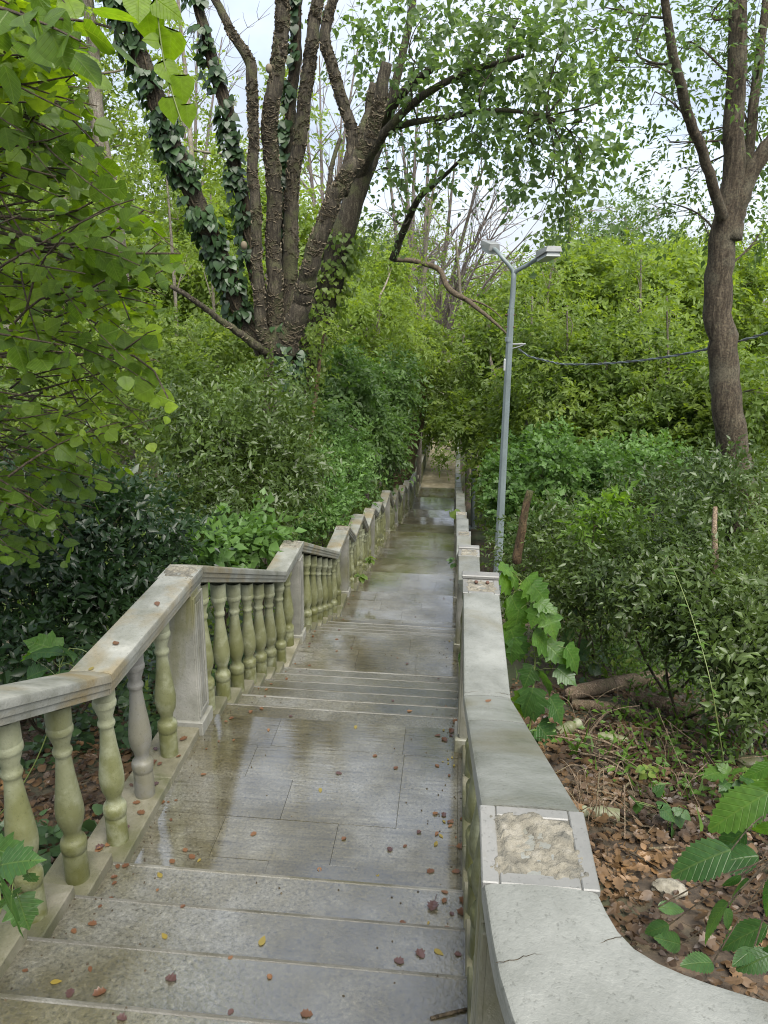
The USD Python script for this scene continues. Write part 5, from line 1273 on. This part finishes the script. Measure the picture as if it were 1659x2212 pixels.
for k, (u, v, Y, sp, lab) in enumerate(((992, 1440, 5.2, 46, 'single dark leaf sprig poking through the right balustrade at the first flight'), (985, 1220, 9.0, 44, 'dark sprig leaning onto the stairs through the right balustrade farther down'), (778, 1252, 8.9, 28, 'weed sprouting at the foot of the third left post'), (975, 1110, 13.5, 34, 'leafy tuft on the right edge of the distant landing'), (675, 1420, 6.5, 30, 'low weed at the foot of the second left post'), (800, 1215, 10, 26, 'tiny weed at the foot of the left balusters on the third flight'))):
    c = at(u, v, Y); r = np.random.default_rng(600 + k)
    lv = []
    for q in range(9):
        an = r.uniform(0, 6.28); l_ = sp * r.uniform(.5, 1)
        lv.append((u + math.cos(an) * l_ * .7, v - 6 + math.sin(an) * l_ * .4, u + math.cos(an) * l_ * .2, v - 8 + math.sin(an) * l_ * .12, 0))
    lv = lv[:2] if k == 0 else lv
    if k == 0:
        lv = [(984, 1462, 1006, 1405, 0)]
    big_leaf_plant('edge_weed', lab, 'weed', [c + [.02, 0, -.12], c, c + [0, 0, .05]], lv, TOOTH, L_FIG if k < 2 else L_MID, 610 + k, Y, .7, .003, .5)

# tall thin weed stalks
for k, (p, lab) in enumerate((([gpt(1545, 1640), at(1540, 1500, 4.2), at(1510, 1380, 4.4), at(1440, 1200, 5)], 'tall thin weed stalk leaning across the right-hand shrub'), ([np.array([-3.2, 4.9, float(ground_z(-3.2, 4.9))]), at(90, 1350, 4.8), at(150, 1250, 4.9), at(175, 1150, 5.0)], 'slender green stalk rising in front of the dark left shrub'))):
    r = np.random.default_rng(640 + k)
    t = thing('weed_stalk', lab, 'weed')
    S = smoothline(np.array(p), 40)
    obj('stem', tube(S, np.linspace(.005, .002, 40), 5), M_GREENSTEM, t, smooth=True)
    idx = r.integers(6, 40, 34); an = r.uniform(0, 6.28, 34)
    dl = np.stack([np.cos(an), np.sin(an) * .6, r.uniform(-.2, .5, 34)], 1)
    leaf_set(t, OVATE, S[idx], unit(dl), np.tile([0, -.3, 1.0], (34, 1)) + rnd(r, 34, .3), r.uniform(.03, .07, 34), .35, L_WEED, 40)

# ------------------------------------------------------------------ forest floor: litter, ivy, weeds, sticks, logs
fr = np.random.default_rng(701)


def floor_leaves(n, x0, x1, y0, y1, tpl, smin, smax, w, lift=.0, tilt=.35, pow_=1.0, dens=None):
    yy = y0 + (y1 - y0) * fr.random(n) ** pow_; xx = fr.uniform(x0, x1, n)
    if dens is not None:
        k = meshkit.fbm(np.stack([xx, yy, xx * 0], -1) * dens[0], 3, 12) > dens[1]
        xx, yy = xx[k], yy[k]
    m = len(xx)
    P = np.stack([xx, yy, ground_z(xx, yy) + .012 + fr.uniform(0, 1, m) ** 2 * (.03 + lift)], 1)
    an = fr.uniform(0, 6.28, m); D = np.stack([np.cos(an), np.sin(an), fr.normal(size=m) * .18], 1)
    return leafmesh(tpl, P, D, np.array([0, 0, 1.0]) + rnd(fr, m, tilt), fr.uniform(smin, smax, m), w * fr.uniform(.8, 1.2, m))


lit = [floor_leaves(13000, .33, 4.2, .9, 6.2, OAK, .026, .066, .95, .02, .36, 1, (1.5, .44)), floor_leaves(1500, .33, 4.0, .9, 6.0, OAK, .06, .10, .95, .035, .3), floor_leaves(700, .33, 4.0, .9, 6.0, BROAD, .06, .09, .75, .035, .3), floor_leaves(4500, .33, 4.2, .9, 6.2, CURLED, .020, .05, .8, .03, .6), floor_leaves(8000, .33, 4.5, .9, 7.5, BROAD, .018, .055, .8, .02, .36), floor_leaves(6500, -3.6, -1.56, 1.0, 7.0, OAK, .028, .06, .9, .01, .45), floor_leaves(2600, -3.2, -1.56, 1.0, 9, BROAD, .035, .07, .8, .01, .35)]
obj('leaf_litter', merge(lit), M_LITTER if False else L_LITTER, label='brown dead leaves carpeting the forest floor beside the stairs', cat='leaf litter', kind='stuff')
gi = [floor_leaves(9000, -4.0, -1.56, 1.0, 9, HEART, .04, .095, .95, .20, .45, .9, (1.3, .36))]
obj('ground_ivy', merge(gi), L_IVY, label='dark ivy creeping over the ground behind the left balusters', cat='ivy', kind='stuff')
gw = []
for (cx_, cy_, s_, n_) in [(*gpt(1300, 1430)[:2], .40, 420), (*gpt(1390, 1420)[:2], .45, 380), (*gpt(1480, 1490)[:2], .35, 160), (*gpt(1420, 1560)[:2], .35, 150), (*gpt(1250, 1395)[:2], .4, 300), (*gpt(1350, 1380)[:2], .5, 300), (*gpt(1560, 1660)[:2], .3, 70), (*gpt(1420, 1690)[:2], .2, 60), (*gpt(1500, 1600)[:2], .3, 90), (*gpt(1330, 1470)[:2], .3, 160), (*gpt(1560, 1750)[:2], .25, 80), (*gpt(1600, 1600)[:2], .35, 120), (*gpt(1300, 1640)[:2], .2, 60)]:
    xx, yy = cx_ + fr.normal(size=n_) * s_, cy_ + fr.normal(size=n_) * s_
    P = np.stack([xx, yy, ground_z(xx, yy) + fr.uniform(.01, .22, n_)], 1)
    an = fr.uniform(0, 6.28, n_); D = np.stack([np.cos(an), np.sin(an), fr.uniform(-.2, .5, n_)], 1)
    gw.append(leafmesh(OVATE, P, D, np.array([0, -.2, 1.0]) + rnd(fr, n_, .4), fr.uniform(.03, .075, n_), .6 * fr.uniform(.6, 1.3, n_)))
    m_ = n_ // 3
    xx, yy = cx_ + fr.normal(size=m_) * s_, cy_ + fr.normal(size=m_) * s_
    P = np.stack([xx, yy, ground_z(xx, yy)], 1)
    gw.append(leafmesh(OVATE, P, unit(np.stack([fr.normal(size=m_) * .5, fr.normal(size=m_) * .5, np.ones(m_)], 1)), rnd(fr, m_, 1.0), fr.uniform(.10, .26, m_), .05))
obj('weed_cover', merge(gw), L_WEED, label='low grassy weeds around the fallen logs', cat='weeds', kind='stuff')


def fallen(name, label, cat, pts, w, m, seed, lift=.5, group=None, stub=0):
    r = np.random.default_rng(seed)
    G = [gpt(u, v) for u, v in pts]
    G = np.array(G); R = np.array([q * pxm(g[1] + .25 * g[1]) / 2 for q, g in zip(w, G)])
    G[:, 2] = ground_z(G[:, 0], G[:, 1]) + R * lift + .01
    Q = smoothline(np.column_stack([G, R]), max(10, 6 * len(pts)))
    Q[1:-1, :3] += np.cumsum(r.normal(size=(len(Q) - 2, 3)) * R.mean() * .10, 0) * [1, 1, .4]
    mesh = tube(Q[:, :3], Q[:, 3], 10 if R.mean() > .02 else 6, .16, seed)
    obj(name, mesh, m, smooth=True, label=label, cat=cat, group=group)


fallen('fallen_log', 'thick split log lying uppermost among the fallen wood right of the sapling', 'log', [(1228, 1520), (1330, 1496), (1435, 1476)], [26, 28, 20], M_LOG, 801, 1.3)
fallen('fallen_log', 'knobbly shorter log lying just below the split one', 'log', [(1235, 1532), (1310, 1538), (1375, 1552)], [18, 22, 16], M_LOG, 802, .9)
fallen('fallen_log', 'long pale log running right under the overhanging shrub', 'log', [(1380, 1520), (1480, 1545), (1600, 1562)], [26, 26, 22], M_LOG, 803, .9)
fallen('fallen_bough', 'long dark bough lying across the litter below the broken balusters', 'bough', [(1235, 1700), (1330, 1716), (1480, 1745), (1560, 1780)], [12, 12, 10, 8], M_TWIG, 804, .9)
fallen('fallen_bough', 'reddish straight bough at the right of the leaf litter', 'bough', [(1490, 1740), (1580, 1742), (1665, 1750)], [13, 12, 10], M_MOSSY, 805, .9)
fallen('fallen_bough', 'dark bough close to the handrail beside the mortar-topped post', 'bough', [(1300, 1800), (1350, 1812), (1400, 1822)], [11, 15, 10], M_TWIG, 806, .9)
fallen('fallen_bough', 'thin pale bough lying level in the middle of the litter', 'bough', [(1400, 1672), (1470, 1678), (1550, 1682)], [8, 9, 7], M_LOG, 807, .9)
STK = [((1250, 1690), (1330, 1745)), ((1260, 1712), (1345, 1730)), ((1390, 1680), (1290, 1790)), ((1270, 1560), (1330, 1590)), ((1320, 1560), (1460, 1620)), ((1300, 1640), (1420, 1600)), ((1310, 1785), (1420, 1800)), ((1350, 1690), (1280, 1640)), ((1420, 1730), (1500, 1700)), ((1500, 1800), (1600, 1770)), ((1360, 1580), (1390, 1650)), ((1240, 1600), (1350, 1640)), ((1330, 1620), (1370, 1720)), ((1460, 1860), (1560, 1820)), ((1400, 1850), (1490, 1840)), ((1250, 1650), (1380, 1690)), ((1480, 1560), (1420, 1640)), ((1380, 1500), (1410, 1590)), ((1290, 1660), (1420, 1720)), ((1330, 1540), (1260, 1620)), ((1440, 1620), (1560, 1640)), ((1350, 1850), (1420, 1890))]
for k, (a, b) in enumerate(STK):
    mu_, mv_ = (a[0] + b[0]) / 2, (a[1] + b[1]) / 2
    wh = 'among the logs' if mv_ < 1600 else ('between the logs and the mortar-topped post' if mv_ < 1720 else 'level with the mortar-topped post')
    wh += ', close to the handrail' if mu_ < 1330 else (', in mid litter' if mu_ < 1440 else ', towards the right edge')
    fallen('fallen_stick', ('pale' if k % 3 else 'dark') + ' thin dry stick ' + wh, 'stick', [a, ((a[0] + b[0]) / 2 + fr.normal() * 6, (a[1] + b[1]) / 2 + fr.normal() * 5), b], [5, 4.5, 3], M_LOG if k % 3 else M_TWIG, 820 + k, 2.0 + 2 * (k % 4), ('pale' if k % 3 else 'dark') + ' sticks ' + wh)
vn = []
for k in range(110):
    p = gpt(fr.uniform(1240, 1560), fr.uniform(1490, 1800)); d = fr.normal(size=3) * .25; d[2] = abs(d[2]) * .5
    vn.append(tube(smoothline(np.array([p, p + d * .5 + [0, 0, fr.uniform(.03, .16)], p + d + fr.normal(size=3) * .08 * [1, 1, 0]]), 9), fr.uniform(.0015, .004), 4))
tg = []
for k in range(420):
    x_, y_ = fr.uniform(.4, 3.6), fr.uniform(1.0, 6.0); a_ = fr.uniform(0, 6.28); l_ = fr.uniform(.05, .28)
    q0 = np.array([x_, y_, float(ground_z(x_, y_)) + .03]); d_ = np.array([math.cos(a_), math.sin(a_), fr.normal() * .08]) * l_
    tg.append(tube(np.array([q0, q0 + d_ * .5 + fr.normal(size=3) * .012, q0 + d_]), [.003 * fr.uniform(.5, 1.3), .0025, .0012], 4))
obj('litter_twigs', merge(tg), M_TWIG, label='small broken twigs mixed into the leaf litter', cat='twigs', kind='stuff')
obj('dead_vines', merge(vn), M_LOG, label='tangle of thin dead vines looping over the sticks and logs', cat='dead vines', kind='stuff')
# broken balusters thrown on the ground
def broken(label, a, b, lo, hi, seed):
    ga, gb = gpt(*a), gpt(*b)
    d = unit(gb - ga); d[2] *= .2; d = unit(d)
    sel = [(t, r_) for t, r_ in BP if lo <= t <= hi]
    sel = [(lo, 0.0), (lo, np.interp(lo, BP[:, 0], BP[:, 1]))] + sel + [(hi, np.interp(hi, BP[:, 0], BP[:, 1])), (hi, 0.0)]
    T = np.array([s[0] for s in sel]) * .80; R = np.array([s[1] for s in sel])
    a_ = unit(np.cross(d, [0, 0, 1.0])); u_ = np.cross(a_, d)
    an = np.arange(22) * 2 * np.pi / 22
    c0 = ga + [0, 0, .03]
    V = np.concatenate([c0 + d * (t - T[0]) + R_ * (np.cos(an)[:, None] * a_ + np.sin(an)[:, None] * u_) for t, R_ in zip(T, R)])
    n_ = len(T); i, j = np.meshgrid(np.arange(n_ - 1), np.arange(22), indexing='ij'); j2 = (j + 1) % 22
    Qd = np.stack([i * 22 + j, i * 22 + j2, (i + 1) * 22 + j2, (i + 1) * 22 + j], -1).reshape(-1, 4)
    p = obj('broken_baluster', (V, Qd), M_BAL, smooth=35, label=label, cat='baluster')
    add = UsdGeom.Mesh(stage.GetPrimAtPath(p)).GetPointsAttr().Get()
    UsdGeom.PrimvarsAPI(stage.GetPrimAtPath(p)).CreatePrimvar('rise', Sdf.ValueTypeNames.FloatArray, 'vertex').Set([.75] * len(add))


broken('broken mossy baluster lying on the litter below the logs', (1290, 1600), (1400, 1612), .30, .78, 1)
broken('broken baluster stump half under the sapling leaves by the handrail', (1200, 1592), (1245, 1585), .0, .34, 2)
broken('pale broken baluster end sticking out behind the mortar-topped post', (1248, 1760), (1330, 1772), .70, 1.0, 3)
m = trimesh.creation.icosphere(2, 1.0); m.vertices *= 1 + .7 * (meshkit.fbm(m.vertices * 1.8, 4, 4)[:, None] - .5); m.apply_scale([.09, .06, .045])
s1 = m.copy(); s1.apply_translation(gpt(1445, 1930) + [0, 0, .03])
obj('pale_stone', s1, M_MORTAR, smooth=30, label='pale flat stone among the dead leaves at the lower right', cat='stone')
s2 = m.copy(); s2.apply_scale(1.2); s2.apply_translation(gpt(1625, 1660) + [0, 0, .04])
obj('grey_stone', s2, M_KERB, smooth=30, label='grey rounded stone in the litter at the right edge', cat='stone')

# ------------------------------------------------------------------ fallen leaves on the stone
protos = {}
for nm, tpl, w, m in (('brown', OAK, 1.05, L_FALLB), ('yellow', BROAD, .52, L_FALLY), ('purple', OAK, 1.1, L_FALLP), ('red', BROAD, .55, L_FALLB)):
    protos[nm] = (tpl, w, m)
FLAB = {'brown': ('curled brown dead leaf lying on the wet stone stairs', 'brown leaves on the stairs'), 'yellow': ('flat yellow fallen leaf lying on the wet stone stairs', 'yellow leaves on the stairs'), 'purple': ('wet purplish dead leaf stuck flat to the stone stairs', 'purplish leaves on the stairs'), 'red': ('small reddish fallen leaf on the wet stone stairs', 'reddish leaves on the stairs')}


def drop_leaf(kind, x, Y, z, size, ang, r, label=None, group=None):
    tpl, w, m = protos[kind]
    V, F = tpl
    V = V.copy() - [0, .5, 0]
    cu = r.uniform(.2, 1.2) if kind != 'yellow' else .25
    V = V * [w, 1, 1]
    V[:, 2] = V[:, 2] * .4 + cu * (V[:, 0] ** 2) * 1.4 + cu * .3 * V[:, 1] ** 2
    V[:, 2] -= V[:, 2].min()
    c, s = math.cos(ang), math.sin(ang)
    V = (V @ np.array([[c, s, 0], [-s, c, 0], [0, 0, 1]])) * size
    parts = [(V + [x, Y, z + .002], F)]
    if size > .05 and kind in ('brown', 'purple'):
        d = np.array([s, -c, 0]) * size
        q = np.array([[x, Y, z + .004]]) + d * .5
        parts.append(tube(np.vstack([q, q + d * .3 + [0, 0, .004], q + d * .55 * [1, 1, 0] + [0, 0, .002]]), .0012, 4))
    lb, gr = FLAB[kind]
    where = next((w for lim, w in ((2.59, 'the nearest treads'), (3.93, 'the first tiled landing'), (5.84, 'the flight below the first landing'), (6.73, 'the second landing'), (99, 'the far flights')) if Y < lim))
    edge = 'against the right kerb of' if x > -.06 else ('by the left kerb of' if x < -1.1 else ('left of centre on' if x < -.62 else 'right of centre on'))
    lb = lb.replace('lying on the wet stone stairs', f'{edge} {where}').replace('stuck flat to the stone stairs', f'stuck {edge} {where}').replace('on the wet stone stairs', f'{edge} {where}')
    gr = gr.split(' leaves')[0] + f' leaves {edge} {where}'
    obj('fallen_leaf', merge(parts), m, smooth=True, label=label or lb, cat='leaf', group=group or gr)


def stone_pt(u, v):
    d = ray(u, v)
    for t in np.linspace(1, 45, 6000):
        p = np.array([0, 0, EYE]) + t * d
        if p[2] <= surface_z(p[0], p[1]):
            return p
    return p


sr_ = np.random.default_rng(901)
PICK = [('purple', 370, 2120, .05), ('brown', 215, 2148, .055), ('red', 195, 2095, .03), ('yellow', 122, 2125, .045), ('purple', 152, 2150, .045), ('yellow', 355, 2025, .045), ('brown', 200, 1998, .045), ('brown', 160, 2015, .035), ('yellow', 345, 1893, .05), ('yellow', 567, 2035, .06), ('brown', 870, 1998, .045), ('purple', 935, 1962, .075), ('purple', 908, 2062, .055), ('yellow', 948, 2060, .05), ('purple', 862, 2080, .05),
        ('brown', 662, 2192, .05), ('brown', 855, 1660, .04), ('yellow', 692, 1709, .045), ('yellow', 768, 1572, .045), ('red', 885, 1537, .05), ('purple', 842, 1838, .045), ('brown', 415, 1853, .05), ('brown', 372, 1862, .045), ('brown', 400, 1838, .04), ('red', 440, 1675, .04), ('red', 505, 1600, .03), ('brown', 500, 1552, .04), ('brown', 350, 1735, .045), ('yellow', 430, 1860, .03), ('red', 580, 1578, .035), ('brown', 690, 1880, .035), ('yellow', 815, 1890, .035),
        ('brown', 1000, 1830, .08), ('brown', 1005, 1950, .075), ('brown', 1000, 1975, .07), ('brown', 985, 1885, .05), ('red', 1000, 1770, .05), ('brown', 975, 1580, .06), ('brown', 960, 1600, .06), ('purple', 985, 1600, .05), ('red', 945, 1590, .045), ('brown', 985, 1560, .07), ('brown', 1010, 1665, .045), ('brown', 940, 1760, .04), ('red', 960, 1930, .04), ('purple', 905, 1800, .035), ('brown', 1005, 1510, .05), ('brown', 998, 1450, .05), ('brown', 1000, 1400, .05), ('brown', 930, 1885, .05), ('brown', 875, 1830, .03)]
for kd, u, v, s in PICK:
    p = stone_pt(u, v)
    if XL - .02 < p[0] < XR + .02:
        drop_leaf(kd, p[0], p[1], surface_z(p[0], p[1]), s * .8, sr_.uniform(0, 6.28), sr_)
kk = ['brown', 'red', 'brown', 'brown', 'purple', 'brown', 'purple', 'yellow', 'brown']
for k in range(190):
    Y = 1.4 + 11 * sr_.random() ** 1.4
    if k % 3 == 0:
        x = sr_.uniform(XL + .05, XR - .05)
    elif k % 3 == 1:
        x = XR - .02 - abs(sr_.normal()) * .07
        Y = sr_.choice([1.42, 1.68, 2.0, 2.32, 2.68, 3.1, 3.6, 3.98, 4.3, 4.7, 5.9, 6.8]) + sr_.normal() * .06
    else:
        x = XL + .02 + abs(sr_.normal()) * .08
    drop_leaf(kk[k % 9], x, Y, surface_z(x, Y), sr_.uniform(.014, .036), sr_.uniform(0, 6.28), sr_)
for k in range(26):     # on the left kerb between the balusters
    Y = sr_.uniform(2.6, 3.6); x = XL - sr_.uniform(.02, .18)
    drop_leaf(kk[k % 9], x, Y, .052, sr_.uniform(.025, .05), sr_.uniform(0, 6.28), sr_, 'dead leaf caught on the kerb between the left balusters', 'leaves on the left kerb')
for kd, u, v, h, s, lb in (('red', 1057, 1412, 1.69, .045, 'red-brown leaf on the sloping right handrail below the first post'), ('red', 1055, 1518, 1.52, .03, 'small red leaf on the right handrail above the crack'), ('red', 340, 1308, 1.60, .05, 'reddish curled leaf on the left handrail near the first post'), ('red', 250, 1393, 1.60, .05, 'long reddish leaf midway on the level left handrail'), ('yellow', 198, 1448, 1.60, .035, 'tan leaf on the left handrail at the bend')):
    d = ray(u, v); p = np.array([0, 0, EYE]) + d * (h / -d[2])
    drop_leaf(kd, p[0], p[1], EYE - h + .006, s, sr_.uniform(0, 6.28), sr_, lb, None)
tw_ = np.array([stone_pt(930, 2205), stone_pt(975, 2192), stone_pt(1030, 2178)]); tw_[:, 2] += .008
obj('fallen_twig', tube(smoothline(tw_, 12), np.linspace(.006, .004, 12), 6, .2, 3), M_TWIG, smooth=True, label='dark twig lying on the nearest tread against the right kerb', cat='twig')
gr_ = []
for k in range(420):
    Y = 1.4 + 9 * sr_.random() ** 1.5; x = sr_.choice([XR - abs(sr_.normal()) * .12, XL + abs(sr_.normal()) * .1, sr_.uniform(XL, XR)])
    x = min(max(x, XL), XR); z = surface_z(x, Y)
    gr_.append(tuple(np.array(q) if i_ else q * sr_.uniform(.6, 1.2, 3) + [x, Y, z + .001] for i_, q in enumerate((trimesh.creation.icosphere(0, .0045).vertices, trimesh.creation.icosphere(0, .0045).faces))))
obj('stair_debris', merge(gr_), M_TWIG, label='dark crumbs of bark and grit scattered over the treads', cat='debris', kind='stuff')

def crack(label, pts):
    q = smoothline(np.array(pts), 40); q[:, :2] += np.cumsum(sr_.normal(size=(40, 2)), 0) * .0012
    obj('hairline_crack', tube(q, .0006, 4), M_TWIG, BAL_R)


zr_ = LAND[0][2] + DR + .0445
crack('', [(.088, .885, zr_ - .003), (.15, .90, zr_), (.21, .915, zr_), (.279, .95, zr_ - .003)])
z1_ = LAND[1][2] + DR + .0045
crack('', [(.076, 2.735, z1_ - .002), (.12, 2.742, z1_), (.20, 2.74, z1_), (.254, 2.728, z1_ - .003)])
